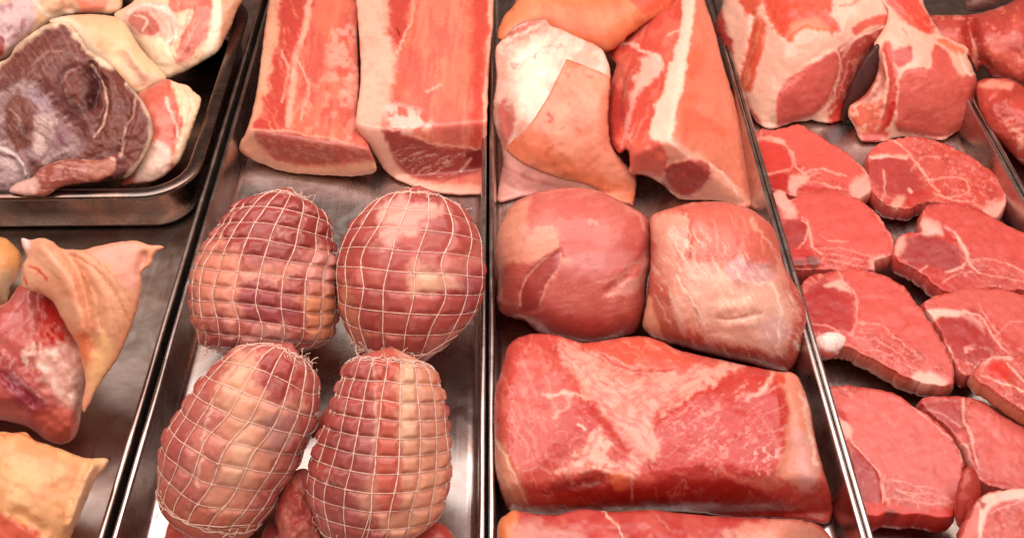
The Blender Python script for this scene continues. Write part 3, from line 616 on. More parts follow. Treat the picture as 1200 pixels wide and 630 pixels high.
HM = 'smooth boneless hams'
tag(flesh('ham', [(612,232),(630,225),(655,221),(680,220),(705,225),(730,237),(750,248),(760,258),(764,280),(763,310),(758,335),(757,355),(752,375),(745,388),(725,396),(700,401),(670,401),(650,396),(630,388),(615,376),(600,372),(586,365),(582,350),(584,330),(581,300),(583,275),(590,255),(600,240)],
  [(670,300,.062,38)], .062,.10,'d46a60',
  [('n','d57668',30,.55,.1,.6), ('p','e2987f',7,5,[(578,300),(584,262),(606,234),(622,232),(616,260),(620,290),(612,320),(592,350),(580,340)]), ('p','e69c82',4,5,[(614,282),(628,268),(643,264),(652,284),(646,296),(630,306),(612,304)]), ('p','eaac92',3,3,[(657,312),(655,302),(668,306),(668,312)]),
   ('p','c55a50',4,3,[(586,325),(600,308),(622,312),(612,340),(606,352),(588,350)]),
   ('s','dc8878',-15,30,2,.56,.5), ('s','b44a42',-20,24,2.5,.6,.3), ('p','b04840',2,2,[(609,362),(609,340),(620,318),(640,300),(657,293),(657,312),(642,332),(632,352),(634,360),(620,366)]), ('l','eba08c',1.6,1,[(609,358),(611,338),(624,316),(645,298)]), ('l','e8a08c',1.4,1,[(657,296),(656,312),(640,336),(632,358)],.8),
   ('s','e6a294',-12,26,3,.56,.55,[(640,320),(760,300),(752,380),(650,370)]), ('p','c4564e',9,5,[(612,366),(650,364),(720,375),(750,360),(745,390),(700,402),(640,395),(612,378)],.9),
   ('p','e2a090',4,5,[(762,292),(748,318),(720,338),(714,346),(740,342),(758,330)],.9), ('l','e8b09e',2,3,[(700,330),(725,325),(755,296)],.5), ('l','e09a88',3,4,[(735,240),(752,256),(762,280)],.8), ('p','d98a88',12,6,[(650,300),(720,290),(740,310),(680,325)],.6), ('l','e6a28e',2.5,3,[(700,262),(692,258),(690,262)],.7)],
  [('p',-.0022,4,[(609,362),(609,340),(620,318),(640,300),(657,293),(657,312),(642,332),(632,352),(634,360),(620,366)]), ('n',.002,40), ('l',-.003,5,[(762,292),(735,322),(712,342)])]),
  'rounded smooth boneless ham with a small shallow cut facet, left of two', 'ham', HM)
tag(flesh('ham', [(762,255),(775,247),(800,240),(820,236),(850,237),(875,243),(890,252),(905,265),(913,285),(918,310),(930,330),(940,350),(945,375),(942,400),(935,420),(922,435),(905,433),(880,426),(850,419),(825,413),(800,406),(780,401),(762,393),(753,380),(757,355),(760,330),(762,300),(762,275)],
  [(845,320,.066,38)], .062,.10,'d2685a',
  [('n','de8270',26,.55,.1,.6), ('p','e6a08a',6,6,[(766,258),(798,250),(808,262),(806,290),(800,305),(840,308),(862,304),(880,318),(900,322),(914,300),(922,330),(934,345),(930,385),(925,420),(905,424),(870,412),(835,404),(806,385),(792,352),(776,330),(768,300)]),
   ('s','d88472',70,26,3.5,.5,.6,[(775,260),(930,330),(925,420),(790,390)]), ('p','efb6a2',9,6,[(800,315),(840,318),(870,340),(905,335),(920,360),(915,400),(880,405),(840,395),(815,365)],.9), ('p','dd7060',4,3,[(810,246),(850,242),(885,252),(902,275),(905,300),(885,312),(850,304),(815,302),(806,285)]), ('s','ee9c86',85,22,4,.55,.6,[(812,250),(890,255),(895,300),(820,300)]),
   ('p','dba0a2',6,4,[(862,302),(885,308),(905,316),(895,332),(872,330),(850,316)],.85), ('l','f4ccb4',2,3,[(855,312),(880,332),(905,332)],.8), ('l','c87c5e',1.5,3,[(843,372),(858,372),(872,368),(890,366)],.9), ('l','d89a80',1.5,4,[(840,345),(865,350),(890,350)],.7),  # thin brown line paints the shade inside the crease
   ('p','bf6a56',4,4,[(766,348),(782,345),(792,360),(802,384),(798,396),(780,392),(766,375)]), ('p','e8a486',3,3,[(753,352),(764,345),(766,370),(778,396),(760,394),(750,380)]), ('p','e8b0a0',4,3,[(784,340),(795,352),(806,384),(800,392),(790,366)],.7),
   ('p','c4544a',4,4,[(795,398),(830,402),(870,406),(905,416),(922,420),(930,438),(850,424),(795,408)]), ('p','cc584e',4,4,[(922,322),(934,338),(950,370),(946,410),(930,432),(918,432),(928,400),(936,370),(930,345)]), ('l','f2c4b0',4,2,[(932,402),(934,407)]), ('l','eca890',2,3,[(880,258),(905,290),(912,318)],.8), ('l','f0bca6',2.5,3,[(805,250),(808,275),(800,300)],.7), ('p','ecae94',5,4,[(848,342),(880,346),(900,352),(888,364),(862,368),(846,360)],.8), ('l','d98a7c',3,4,[(800,330),(815,365),(835,398)],.7), ('l','d98a7c',3,4,[(838,388),(850,405)],.7), ('p','d8a2a2',4,4,[(892,378),(915,372),(926,392),(905,405),(890,398)],.7), ('l','f8dcc8',2,3,[(790,320),(810,350),(830,385)],.8), ('l','f8dcc8',2,3,[(905,335),(915,365),(912,405)],.8), ('l','f6d0bc',2.5,3,[(830,392),(870,398),(900,408)],.7), ('v','f2c4b2',14,.05,.6,[(800,320),(930,330),(920,420),(810,395)]), ('s','f6d4c0',60,22,2,.58,.6,[(770,260),(930,330),(925,420),(790,390)])],
  [('l',-.0016,2.5,[(842,373),(862,373),(892,367)]), ('l',.0025,7,[(845,362),(880,358)]), ('l',.0015,6,[(850,382),(880,380)]), ('n',.0022,26), ('l',-.003,5,[(805,250),(806,300)]), ('l',-.002,5,[(880,312),(912,320)])]),
  'boneless ham with a broad pale creased fat sheet across its front, right of two', 'ham', HM)

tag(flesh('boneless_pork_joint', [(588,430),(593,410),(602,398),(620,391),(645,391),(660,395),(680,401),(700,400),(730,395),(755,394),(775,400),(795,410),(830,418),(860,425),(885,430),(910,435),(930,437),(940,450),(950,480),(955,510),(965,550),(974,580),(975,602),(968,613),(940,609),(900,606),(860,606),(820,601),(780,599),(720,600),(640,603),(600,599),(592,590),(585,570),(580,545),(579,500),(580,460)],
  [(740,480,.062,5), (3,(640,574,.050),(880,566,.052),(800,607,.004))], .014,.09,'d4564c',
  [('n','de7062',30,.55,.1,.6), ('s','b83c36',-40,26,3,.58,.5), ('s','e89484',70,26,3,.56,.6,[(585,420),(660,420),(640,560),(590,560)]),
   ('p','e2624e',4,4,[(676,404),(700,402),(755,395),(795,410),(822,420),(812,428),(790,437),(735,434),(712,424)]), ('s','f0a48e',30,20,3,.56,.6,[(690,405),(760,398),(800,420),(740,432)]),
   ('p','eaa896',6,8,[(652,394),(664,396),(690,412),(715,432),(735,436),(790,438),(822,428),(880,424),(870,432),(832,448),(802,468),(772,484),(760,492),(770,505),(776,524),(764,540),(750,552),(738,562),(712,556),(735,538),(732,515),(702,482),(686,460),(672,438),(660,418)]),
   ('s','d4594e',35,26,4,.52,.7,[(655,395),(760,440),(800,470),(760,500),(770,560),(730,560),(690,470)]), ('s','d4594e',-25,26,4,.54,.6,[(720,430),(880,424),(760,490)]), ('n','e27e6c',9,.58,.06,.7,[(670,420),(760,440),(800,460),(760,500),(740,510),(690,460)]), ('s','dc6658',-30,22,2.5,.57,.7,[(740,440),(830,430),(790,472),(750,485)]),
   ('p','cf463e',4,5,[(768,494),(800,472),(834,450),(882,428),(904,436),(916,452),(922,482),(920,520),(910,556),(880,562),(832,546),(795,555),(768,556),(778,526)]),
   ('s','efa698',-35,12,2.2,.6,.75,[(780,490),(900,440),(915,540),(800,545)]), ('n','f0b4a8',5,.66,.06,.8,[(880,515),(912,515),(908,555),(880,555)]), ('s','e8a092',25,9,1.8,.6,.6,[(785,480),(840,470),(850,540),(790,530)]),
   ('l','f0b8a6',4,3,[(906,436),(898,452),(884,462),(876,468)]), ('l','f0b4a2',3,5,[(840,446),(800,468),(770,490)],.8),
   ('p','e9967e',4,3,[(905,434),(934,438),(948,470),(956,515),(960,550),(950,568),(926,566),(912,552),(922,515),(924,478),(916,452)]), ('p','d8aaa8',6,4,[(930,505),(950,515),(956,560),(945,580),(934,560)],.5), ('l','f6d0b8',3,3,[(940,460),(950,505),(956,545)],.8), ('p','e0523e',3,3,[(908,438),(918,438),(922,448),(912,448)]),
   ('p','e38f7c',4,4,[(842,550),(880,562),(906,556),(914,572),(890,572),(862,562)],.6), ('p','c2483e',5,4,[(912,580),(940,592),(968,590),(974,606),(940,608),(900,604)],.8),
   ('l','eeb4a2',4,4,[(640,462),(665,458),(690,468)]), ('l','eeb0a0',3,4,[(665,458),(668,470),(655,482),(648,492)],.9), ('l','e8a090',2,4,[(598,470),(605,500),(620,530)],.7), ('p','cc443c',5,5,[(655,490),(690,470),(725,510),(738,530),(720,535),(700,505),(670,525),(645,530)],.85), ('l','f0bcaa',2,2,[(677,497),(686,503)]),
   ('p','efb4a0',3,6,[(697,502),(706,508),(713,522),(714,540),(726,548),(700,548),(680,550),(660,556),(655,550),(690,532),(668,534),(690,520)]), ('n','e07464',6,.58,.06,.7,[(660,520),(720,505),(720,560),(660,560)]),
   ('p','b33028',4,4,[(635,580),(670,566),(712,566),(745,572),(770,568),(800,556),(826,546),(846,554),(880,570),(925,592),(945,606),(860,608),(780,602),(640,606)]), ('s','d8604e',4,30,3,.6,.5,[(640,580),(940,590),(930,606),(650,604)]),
   ('p','d96050',5,4,[(600,575),(640,582),(740,590),(742,600),(640,606),(590,600)],.7), ('l','f0b4a0',1.8,1,[(740,560),(741,580),(741,598)],.8), ('p','94241e',4,3,[(640,576),(672,562),(704,560),(700,572),(670,578)],.8), ('p','ee7c54',3,3,[(712,556),(730,552),(736,566),(722,574)],.8),  # darkest red patch paints shade into the hollow at the front crest
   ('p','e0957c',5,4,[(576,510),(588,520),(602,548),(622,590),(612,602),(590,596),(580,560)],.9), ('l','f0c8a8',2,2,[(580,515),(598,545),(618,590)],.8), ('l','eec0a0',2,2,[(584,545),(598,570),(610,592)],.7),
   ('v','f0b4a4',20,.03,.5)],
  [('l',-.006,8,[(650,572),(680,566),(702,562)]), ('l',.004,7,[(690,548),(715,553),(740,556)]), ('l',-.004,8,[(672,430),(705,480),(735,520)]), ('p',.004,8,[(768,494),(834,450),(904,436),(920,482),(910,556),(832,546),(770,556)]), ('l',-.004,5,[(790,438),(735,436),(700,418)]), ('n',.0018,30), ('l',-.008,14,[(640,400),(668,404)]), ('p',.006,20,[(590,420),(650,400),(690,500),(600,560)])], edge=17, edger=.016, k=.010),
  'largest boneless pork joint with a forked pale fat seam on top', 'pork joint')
tag(flesh('boneless_pork_joint', [(583,660),(584,614),(594,602),(602,597),(616,600),(650,603),(680,596),(720,599),(760,597),(800,601),(850,605),(900,607),(940,609),(965,619),(980,642),(985,690),(583,690)],
  [(760,640,.072,8), (960,640,.03,30,50)], .012,.11,'ce4e48',
  [('n','dc6c60',26,.55,.1,.6), ('p','ee8a60',4,3,[(580,605),(604,596),(606,630),(600,690),(575,690)]), ('p','e0988a',8,6,[(606,615),(650,612),(690,630),(700,660),(610,670)],.7), ('l','f0bca8',2.5,3,[(706,598),(722,615),(732,640)]), ('l','e09a86',2,2,[(765,598),(785,620)],.6),
   ('p','eb9c86',6,5,[(860,616),(930,610),(965,622),(985,660),(930,680),(880,650)],.9), ('p','e8a08c',4,5,[(850,618),(858,632),(850,640)],.8)], [('n',.003,24)], edge=14, edger=.012),
  'red boneless joint at the near edge in front of the largest joint', 'pork joint')
# ================================================================== chops tray
_soft[:] = [.95, .7]
RK = 'bone-in loin racks at the back'
r_ = thing('loin_rack', 'bone-in loin rack with bright red patch on thick white fat, left of two', 'loin rack', 930, 130, .003, RK)
flesh('rack_meat', [(838,25),(846,5),(858,-40),(1000,-40),(1036,-10),(1041,10),(1045,22),(1043,40),(1030,50),(1020,60),(1010,85),(1000,105),(994,122),(990,138),(975,144),(960,143),(950,141),(930,144),(905,151),(890,146),(878,130),(866,110),(858,90),(853,70),(846,52),(838,38)],
  [(940,40,.098,22), (940,150,.0,60,8), (870,115,.015,32,-48)], .016,.06,'ecb49e',
  [('n','ecaa96',22,.58,.12,.4), ('p','c8423a',3,3,[(834,20),(847,10),(852,38),(860,62),(852,72),(838,45)]), ('p','e2503a',3,4,[(896,-20),(970,-40),(975,15),(986,36),(978,41),(945,33),(936,42),(924,48),(910,40),(902,22)]), ('p','f08a60',5,4,[(928,28),(955,22),(980,38),(945,34),(925,46)],.7), ('s','e06a50',60,14,2.5,.55,.6,[(900,0),(970,-10),(975,35),(905,35)]),
   ('p','d95840',3,4,[(870,-20),(893,-20),(890,8),(882,20),(870,14)]), ('p','d9583f',3,3,[(886,22),(898,24),(896,50),(886,85),(880,108),(866,98),(872,70),(878,45)]), ('s','f0a080',105,14,2.5,.55,.6,[(880,25),(898,25),(880,105),(868,95)]),
   ('p','c8524a',3,3,[(864,108),(880,125),(892,146),(878,135)]), ('l','dc7460',2,3,[(985,8),(1005,0),(1018,-8)]),
   ('p','d4584e',2.2,2,[(910,118),(914,104),(926,90),(950,75),(972,63),(981,62),(984,74),(979,100),(966,126),(948,138),(925,145),(911,148),(909,132)]), ('s','e2877a',-35,12,2,.62,.5,[(915,110),(975,70),(960,125),(920,140)]),
   ('p','b83c36',2.5,3,[(984,74),(984,60),(1000,46),(1024,34),(1046,26),(1044,42),(1026,52),(1014,68),(1002,98),(994,122),(980,130),(968,132),(980,100)]), ('l','eea896',2,2,[(983,62),(984,80),(978,108),(966,134)]), ('l','e89684',1.6,2,[(1000,48),(985,70),(986,72)],.9), ('p','dc5c4a',2.5,2,[(1000,32),(1020,22),(1042,16),(1044,24),(1020,32),(1004,42)]), ('l','f4bca8',2,1.5,[(985,60),(1010,42),(1044,28)]), ('l','e08a7a',1.5,2,[(996,70),(984,106),(972,130)],.8), ('n','e08a7a',6,.6,.06,.6,[(984,74),(1040,30),(1000,110),(970,130)]),
   ('p','d43c30',3,3,[(970,128),(984,120),(994,126),(990,142),(972,144)]), ('l','f2b8a4',2,2,[(965,140),(980,124)],.8)],
  [('n',.0022,20), ('p',-.003,4,[(896,-20),(970,-40),(986,36),(945,33),(924,48),(902,22)]), ('l',-.004,4,[(884,20),(878,60),(868,95)]), ('p',.0035,5,[(910,118),(950,75),(981,62),(979,100),(948,138),(911,148)])], edge=9, edger=.008, parent=r_, k=.012)
r_ = thing('loin_rack', 'bone-in loin rack with hollow dark rib cavity and pink cut face, right of two', 'loin rack', 1080, 140, .003, RK)
flesh('rack_meat', [(1018,-40),(1075,-30),(1083,5),(1094,25),(1104,40),(1113,45),(1134,57),(1134,66),(1140,80),(1145,97),(1143,120),(1133,145),(1115,158),(1105,164),(1085,162),(1065,160),(1045,162),(1036,166),(1010,165),(1002,150),(994,136),(996,124),(1008,116),(1020,102),(1028,86),(1029,68),(1024,54),(1028,44),(1036,32),(1040,15),(1032,0)],
  [(1070,40,.094,24,8), (1080,166,.0,58)], .014,.06,'ecb09a',
  [('n','eca692',20,.58,.12,.4), ('p','e0483a',3,3,[(1030,-20),(1060,-20),(1078,5),(1092,26),(1095,40),(1082,38),(1058,22),(1040,5)]), ('s','f09078',48,14,3,.55,.6,[(1035,-10),(1090,20),(1090,38),(1050,18)]), ('l','cc4a3e',2.5,2,[(1078,-10),(1086,10),(1096,28)],.8), ('l','b06052',1.2,1,[(1057,33),(1064,42)]), ('l','cc5c4a',1.5,1,[(1098,47),(1110,48)]), ('p','ea7a5c',2.5,2,[(1098,48),(1112,48),(1132,60),(1122,64)]),
   ('p','d65a4f',2,2,[(1054,92),(1062,82),(1078,78),(1090,80),(1094,54),(1112,62),(1120,78),(1128,90),(1138,84),(1147,98),(1144,122),(1132,146),(1110,160),(1062,156),(1050,148),(1052,118)]), ('s','e68a7c',-25,16,2.2,.6,.5,[(1060,90),(1140,90),(1130,140),(1060,145)]), ('l','f4c4b0',3,2,[(1124,62),(1128,78),(1138,88)]),
   ('p','c8483e',2.5,2,[(1048,58),(1060,54),(1070,58),(1068,72),(1054,80),(1047,70)]), ('l','f0b4a0',2.2,2,[(1072,56),(1072,72),(1056,82),(1052,96),(1050,140)]), ('p','d2463a',2.5,2,[(1034,52),(1046,54),(1048,78),(1052,92),(1050,118),(1040,150),(1030,148),(1040,105),(1036,80)]),
   ('l','b4483c',5,2,[(1026,56),(1026,84),(1016,108),(996,124)],.9), ('p','b8564a',4,3,[(1028,70),(1036,72),(1038,96),(1020,122),(1000,128),(1014,112),(1028,100)],.8), ('l','f0b09c',2,2,[(1034,62),(1040,90),(1036,118),(1028,146)]),
   ('p','e8705a',3,4,[(995,124),(1020,122),(1034,118),(1030,150),(1008,160),(998,148)]), ('n','f6b8a0',6,.55,.07,.8,[(996,126),(1030,124),(1026,158),(1004,158)]), ('p','c8302a',2,2,[(1040,130),(1046,118),(1050,122),(1046,140),(1040,148)]), ('p','d05048',3,3,[(1010,158),(1036,150),(1040,164),(1012,168)])],
  [('n',.0016,16), ('l',.004,4,[(1034,62),(1041,90),(1036,120)]), ('p',.003,4,[(1054,92),(1090,80),(1138,84),(1144,122),(1110,160),(1050,148)]), ('l',-.003,3,[(1096,46),(1112,49),(1132,62)])], edge=6, edger=.005, parent=r_, k=.010)

flesh('gap_shade', [(985,140),(994,108),(1006,80),(1018,62),(1029,52),(1034,70),(1034,100),(1026,122),(1008,134)], (1012,120,.028,72), .004,.02,'4a1b15', [('s','5a2620',70,20,3,.5,.6), ('l','a06050',2,2,[(1030,60),(1034,90),(1022,115)],.8)], parent=r_, edge=5, mat=SKIN)  # dark sheet added to paint the shade in the gap between the racks
CH = 'bone-in pork chops laid in the tray'
GRN = lambda a: [('n','dd6a60',26,.52,.12,.7), ('n','b83c38',18,.6,.1,.5), ('n','eea296',3.2,.68,.05,.5), ('s','e68880',a,14,1.8,.54,.6), ('s','b23a36',a+90,18,2.2,.6,.35)]
tag(slab('pork_chop', [(878,162),(884,156),(895,152),(915,150),(938,146),(950,153),(966,163),(985,174),(1003,187),(1014,198),(1020,212),(1020,224),(1010,232),(1000,234),(985,230),(965,232),(940,232),(920,228),(902,222),(898,208),(890,185)], .030,.028,.024,'d15445', GRN(30)+[
   ('p','e0655a',4,3,[(900,155),(938,147),(1000,188),(1018,214),(985,215),(950,195),(930,190),(928,176)]), ('l','f4b4a0',4,2,[(882,165),(900,163),(918,166)]), ('p','d84a42',2.5,2,[(885,168),(905,168),(922,178),(928,196),(912,202),(896,204)]), ('l','f0a896',2.2,1.5,[(905,165),(920,170),(927,182),(928,197),(918,201),(898,206)]), ('l','f0a896',2.2,1.5,[(926,176),(931,186),(934,197),(943,203)]), ('p','c43630',2.5,2,[(900,208),(915,203),(924,208),(924,222),(905,222)]), ('p','e0a898',3,3,[(926,206),(942,202),(948,210),(936,218),(930,228),(924,220)]),
   ('l','f0b0a0',2,3,[(942,203),(955,198),(972,200),(990,208)],.8), ('l','f0a898',1.8,2,[(945,212),(965,215),(985,222)],.8), ('p','eda898',5,4,[(996,216),(1012,206),(1022,212),(1022,226),(1008,236),(998,232)]), ('p','cc3e38',2.5,3,[(936,218),(960,216),(985,224),(960,226)],.8), ('l','f2b2a2',3,2,[(1000,186),(1014,199),(1021,215)],.8)],
   [('l',-.002,2.5,[(920,171),(928,184),(929,198)]), ('n',.002,14), ('l',-.003,5,[(940,220),(985,224)])]), 'pork chop at the far left, beside the rail below the left rack', 'pork chop', CH)
tag(slab('pork_chop', [(1017,188),(1021,175),(1035,166),(1050,162),(1068,160),(1090,163),(1112,171),(1135,182),(1158,198),(1172,210),(1179,226),(1178,240),(1170,254),(1158,256),(1132,246),(1112,240),(1092,237),(1080,240),(1062,246),(1045,243),(1030,235),(1019,215)], .030,.026,.024,'d25647', GRN(30)+[
   ('p','b84844',4,3,[(1020,190),(1045,180),(1062,186),(1078,210),(1085,225),(1060,230),(1040,228),(1022,212)],.8), ('l','f6c6b4',4,2,[(1020,184),(1040,182),(1062,184)]), ('p','e0685c',2.5,2,[(1024,174),(1045,166),(1060,172),(1064,182),(1030,180)],.8), ('l','f2b2a0',2,2,[(1048,165),(1062,176),(1070,188),(1080,200),(1088,212),(1100,225)]), ('l','f0aa9a',1.8,2,[(1068,200),(1080,185),(1098,184)],.7), ('l','f0aa9a',1.8,2,[(1085,212),(1105,208),(1130,210),(1135,225),(1115,232),(1095,226)],.8),
   ('l','f0aa98',2,3,[(1100,228),(1140,238),(1160,250)],.8), ('p','eda898',5,4,[(1152,246),(1172,236),(1182,226),(1178,246),(1165,258)]), ('l','f0b4a4',2,2,[(1035,200),(1036,228),(1034,240)],.8), ('p','c8443c',3,3,[(1062,226),(1085,222),(1090,236),(1066,244)],.8), ('l','f4d8cc',3,1,[(1066,222),(1068,224)]), ('p','e2a690',3,3,[(1045,236),(1060,228),(1058,242),(1046,246)],.8), ('p','d44a42',3,3,[(1110,236),(1140,242),(1160,254),(1130,248)],.8)],
   [('n',.002,14), ('l',-.002,3,[(1050,166),(1070,188),(1090,214)])]), 'pork chop just below the hollow right rack, ribbed at its near left edge', 'pork chop', CH)
tag(slab('pork_chop', [(903,232),(905,225),(912,222),(920,224),(926,234),(940,228),(962,223),(980,223),(996,228),(1010,236),(1025,248),(1038,264),(1047,280),(1048,292),(1044,300),(1028,306),(1024,316),(1005,320),(985,318),(960,317),(940,318),(926,315),(919,298),(916,272),(909,248)], .040,.030,.026,'ce4e42', GRN(25)+[
   ('p','dd6056',5,3,[(930,232),(975,225),(1010,238),(1044,282),(1030,298),(990,292),(955,280),(948,262),(935,250)]), ('p','eda898',5,4,[(903,232),(912,222),(922,226),(930,242),(932,256),(922,258),(914,244)]), ('l','cc4a44',3,1,[(910,240),(914,248)]), ('p','b03c38',3,2,[(918,262),(938,258),(946,264),(946,282),(934,288),(920,292)]),
   ('l','f2a898',2.2,1.5,[(940,258),(947,264),(945,280),(936,290),(930,294)]), ('l','f2a898',2.2,1.5,[(947,262),(951,280),(953,290),(963,298)]), ('p','cc322c',3,2,[(922,292),(936,290),(950,294),(956,306),(930,312)]), ('p','6e342e',2.5,2,[(945,302),(956,302),(960,312),(950,316)],.8), ('p','5e2824',2.5,2,[(931,306),(940,304),(942,314),(934,316)],.7),
   ('l','f0a494',1.8,2,[(962,277),(975,283),(995,282)],.8), ('l','ee9a8c',1.6,2,[(960,290),(985,292),(1005,296),(1022,302)],.8), ('l','ee9a8c',1.4,2,[(965,297),(990,300),(1012,306)],.8), ('l','ee9a8c',1.4,2,[(968,303),(990,307),(1010,311)],.7), ('p','eda898',5,4,[(1022,302),(1032,298),(1040,302),(1030,308),(1026,318),(1020,314)]), ('l','f0a89a',2,2,[(1022,245),(1045,278),(1047,295)],.7)],
   [('l',-.002,2.5,[(940,258),(947,264),(946,282)]), ('n',.002,14), ('l',-.004,5,[(928,312),(955,310)])]), 'pork chop with a pale curled fat tip against the rail, third from the back', 'pork chop', CH)
tag(slab('pork_chop', [(1049,286),(1052,278),(1060,273),(1078,272),(1079,262),(1080,250),(1086,242),(1098,238),(1120,238),(1145,245),(1170,258),(1200,272),(1245,290),(1245,345),(1200,342),(1165,338),(1140,340),(1122,346),(1102,340),(1085,325),(1070,315),(1055,308),(1048,297)], .040,.028,.024,'cc4e44', GRN(28)+[
   ('p','d85a50',5,3,[(1082,250),(1120,240),(1200,274),(1200,315),(1150,305),(1130,290),(1112,268)]), ('p','ae423f',3,3,[(1052,284),(1064,276),(1090,275),(1110,284),(1126,296),(1126,312),(1108,320),(1080,316),(1060,304)]), ('p','eda898',5,4,[(1049,282),(1058,274),(1060,285),(1054,296),(1048,296)]), ('p','eda898',5,4,[(1080,256),(1092,258),(1102,266),(1106,276),(1092,276),(1080,270)]), ('l','f2b4a2',2.5,1.5,[(1106,266),(1118,272),(1126,286),(1132,302),(1128,312),(1108,320)]), ('l','f2b4a2',2.2,1.5,[(1118,272),(1130,290),(1138,310),(1148,320)]), ('p','cc4840',2.5,2,[(1106,268),(1116,272),(1120,284),(1110,282)]),
   ('l','7e3230',1.8,1,[(1117,295),(1119,303)]), ('l','a03c38',1.5,1,[(1097,300),(1098,306)],.7), ('l','f0aa9a',2,2,[(1138,303),(1165,305),(1185,310),(1200,318)],.9), ('l','eea092',1.6,2,[(1145,318),(1170,325),(1200,330)],.8), ('p','c83c34',3,3,[(1075,315),(1090,312),(1120,324),(1145,335),(1120,344),(1095,336)],.8), ('l','f2b8a8',2,1,[(1078,318),(1086,312)]), ('l','ee9a8c',1.8,2,[(1104,332),(1120,322),(1140,318)],.8)],
   [('l',-.002,3,[(1106,268),(1128,290),(1136,312)]), ('n',.002,14), ('l',-.0025,5,[(1080,274),(1106,276)])]), 'pork chop with a round darker eye of meat, running off the right edge', 'pork chop', CH)
r_ = thing('pork_chop', 'pork chop with a white bone knob at its near left side', 'pork chop', 1030, 400, .003, CH)
slab('chop_meat', [(940,336),(950,322),(968,319),(985,317),(1006,315),(1030,320),(1055,332),(1070,350),(1085,370),(1100,393),(1112,415),(1118,435),(1117,448),(1106,453),(1090,450),(1070,446),(1045,434),(1018,420),(998,409),(985,406),(965,408),(955,398),(948,380),(942,355)], .036,.032,.026,'cf5043', GRN(35)+[
   ('p','dd6258',5,4,[(990,320),(1030,322),(1060,342),(1105,405),(1114,440),(1090,420),(1050,395),(1010,380),(1003,350)]), ('p','ba3a36',4,3,[(945,340),(975,330),(990,350),(1000,385),(980,388),(950,380)]), ('p','f0b4a2',3,3,[(965,335),(978,328),(988,330),(998,345),(992,350),(984,340)]), ('l','f0a898',2.2,2,[(982,318),(990,332),(1002,345),(1004,375),(998,392)]), ('p','c43c36',3,2,[(984,342),(994,342),(1000,358),(998,380),(990,360)]), ('l','f4a896',2,2,[(945,380),(965,382),(985,388)],.7),
   ('l','f0a898',1.8,3,[(1005,378),(1030,380),(1050,395),(1080,420)],.8), ('l','eea092',1.6,3,[(1000,395),(1030,400),(1060,420),(1080,435)],.8), ('l','eea092',1.5,3,[(1005,388),(1025,390)],.8), ('l','eea092',1.5,3,[(1010,408),(1040,415),(1070,432)],.7), ('p','f2b8a6',3,3,[(1070,438),(1090,436),(1110,448),(1090,454),(1074,450)]), ('l','f2b2a2',2,2,[(1098,390),(1114,418),(1118,440)],.8)],
   [('l',-.002,2.5,[(985,330),(1002,350),(1004,378)]), ('n',.002,14)], side='c06a58', parent=r_)
flesh('bone', [(953,400),(958,393),(968,389),(980,389),(990,394),(992,403),(986,411),(975,420),(962,418),(954,410)], (972,404,.029,40), .010,.012,'f6dcd2', [('p','d8564c',3,2,[(953,404),(962,408),(980,414),(970,424),(952,416)]), ('n','eaa090',7,.6,.08,.6), ('p','cc4a44',2,2,[(980,410),(992,404),(988,416)],.6)], mat=BONE, parent=r_, step=1.2)
tag(slab('pork_chop', [(1082,360),(1088,351),(1108,343),(1140,336),(1170,337),(1200,345),(1245,352),(1245,432),(1200,424),(1165,424),(1148,436),(1132,442),(1120,428),(1108,402),(1094,376)], .031,.030,.024,'cd5045', GRN(35)+[
   ('p','dd6a60',4,3,[(1100,348),(1140,338),(1200,350),(1200,400),(1170,385),(1150,360),(1128,366),(1100,358)],.9), ('p','b83e3a',3,3,[(1096,374),(1110,368),(1130,372),(1150,384),(1165,402),(1160,416),(1130,420),(1115,408)]), ('p','f6c4b2',2.5,2,[(1086,365),(1100,362),(1126,364),(1128,370),(1104,371),(1092,376)]), ('l','f2b09e',2.2,2,[(1128,364),(1148,370),(1160,388),(1172,404),(1184,414)]), ('l','f0aa9a',1.8,2,[(1146,355),(1158,375),(1172,392)],.7), ('p','e29a8c',3,3,[(1126,368),(1140,372),(1156,390),(1148,386)],.8), ('l','eea498',1.8,2,[(1165,395),(1185,378),(1200,376)],.7), ('n','f4b4a4',6,.6,.06,.7,[(1110,405),(1160,410),(1150,430),(1125,435)])], [('n',.002,14), ('l',-.002,3,[(1130,366),(1160,390)])]), 'pork chop at the right edge beside the bone-knob chop', 'pork chop', CH)
tag(slab('pork_chop', [(1142,442),(1146,428),(1158,418),(1178,415),(1205,418),(1245,428),(1245,500),(1202,482),(1175,466),(1155,452)], .048,.050,.022,'d15849', GRN(35)+[('l','f2b2a0',4,2,[(1148,428),(1165,418),(1185,420)]), ('p','e2483e',3,2,[(1160,426),(1175,422),(1184,432),(1180,445),(1162,444)]), ('l','f4c0ae',2.5,2,[(1150,440),(1175,448),(1205,462)]), ('l','f0b4a2',2,2,[(1180,424),(1192,440),(1210,452)])], [('n',.003,12), ('l',.003,5,[(1165,432),(1185,452)])], side='c47a62'), 'small chop overlapping others at the right edge, its pale cut side showing', 'pork chop', CH)
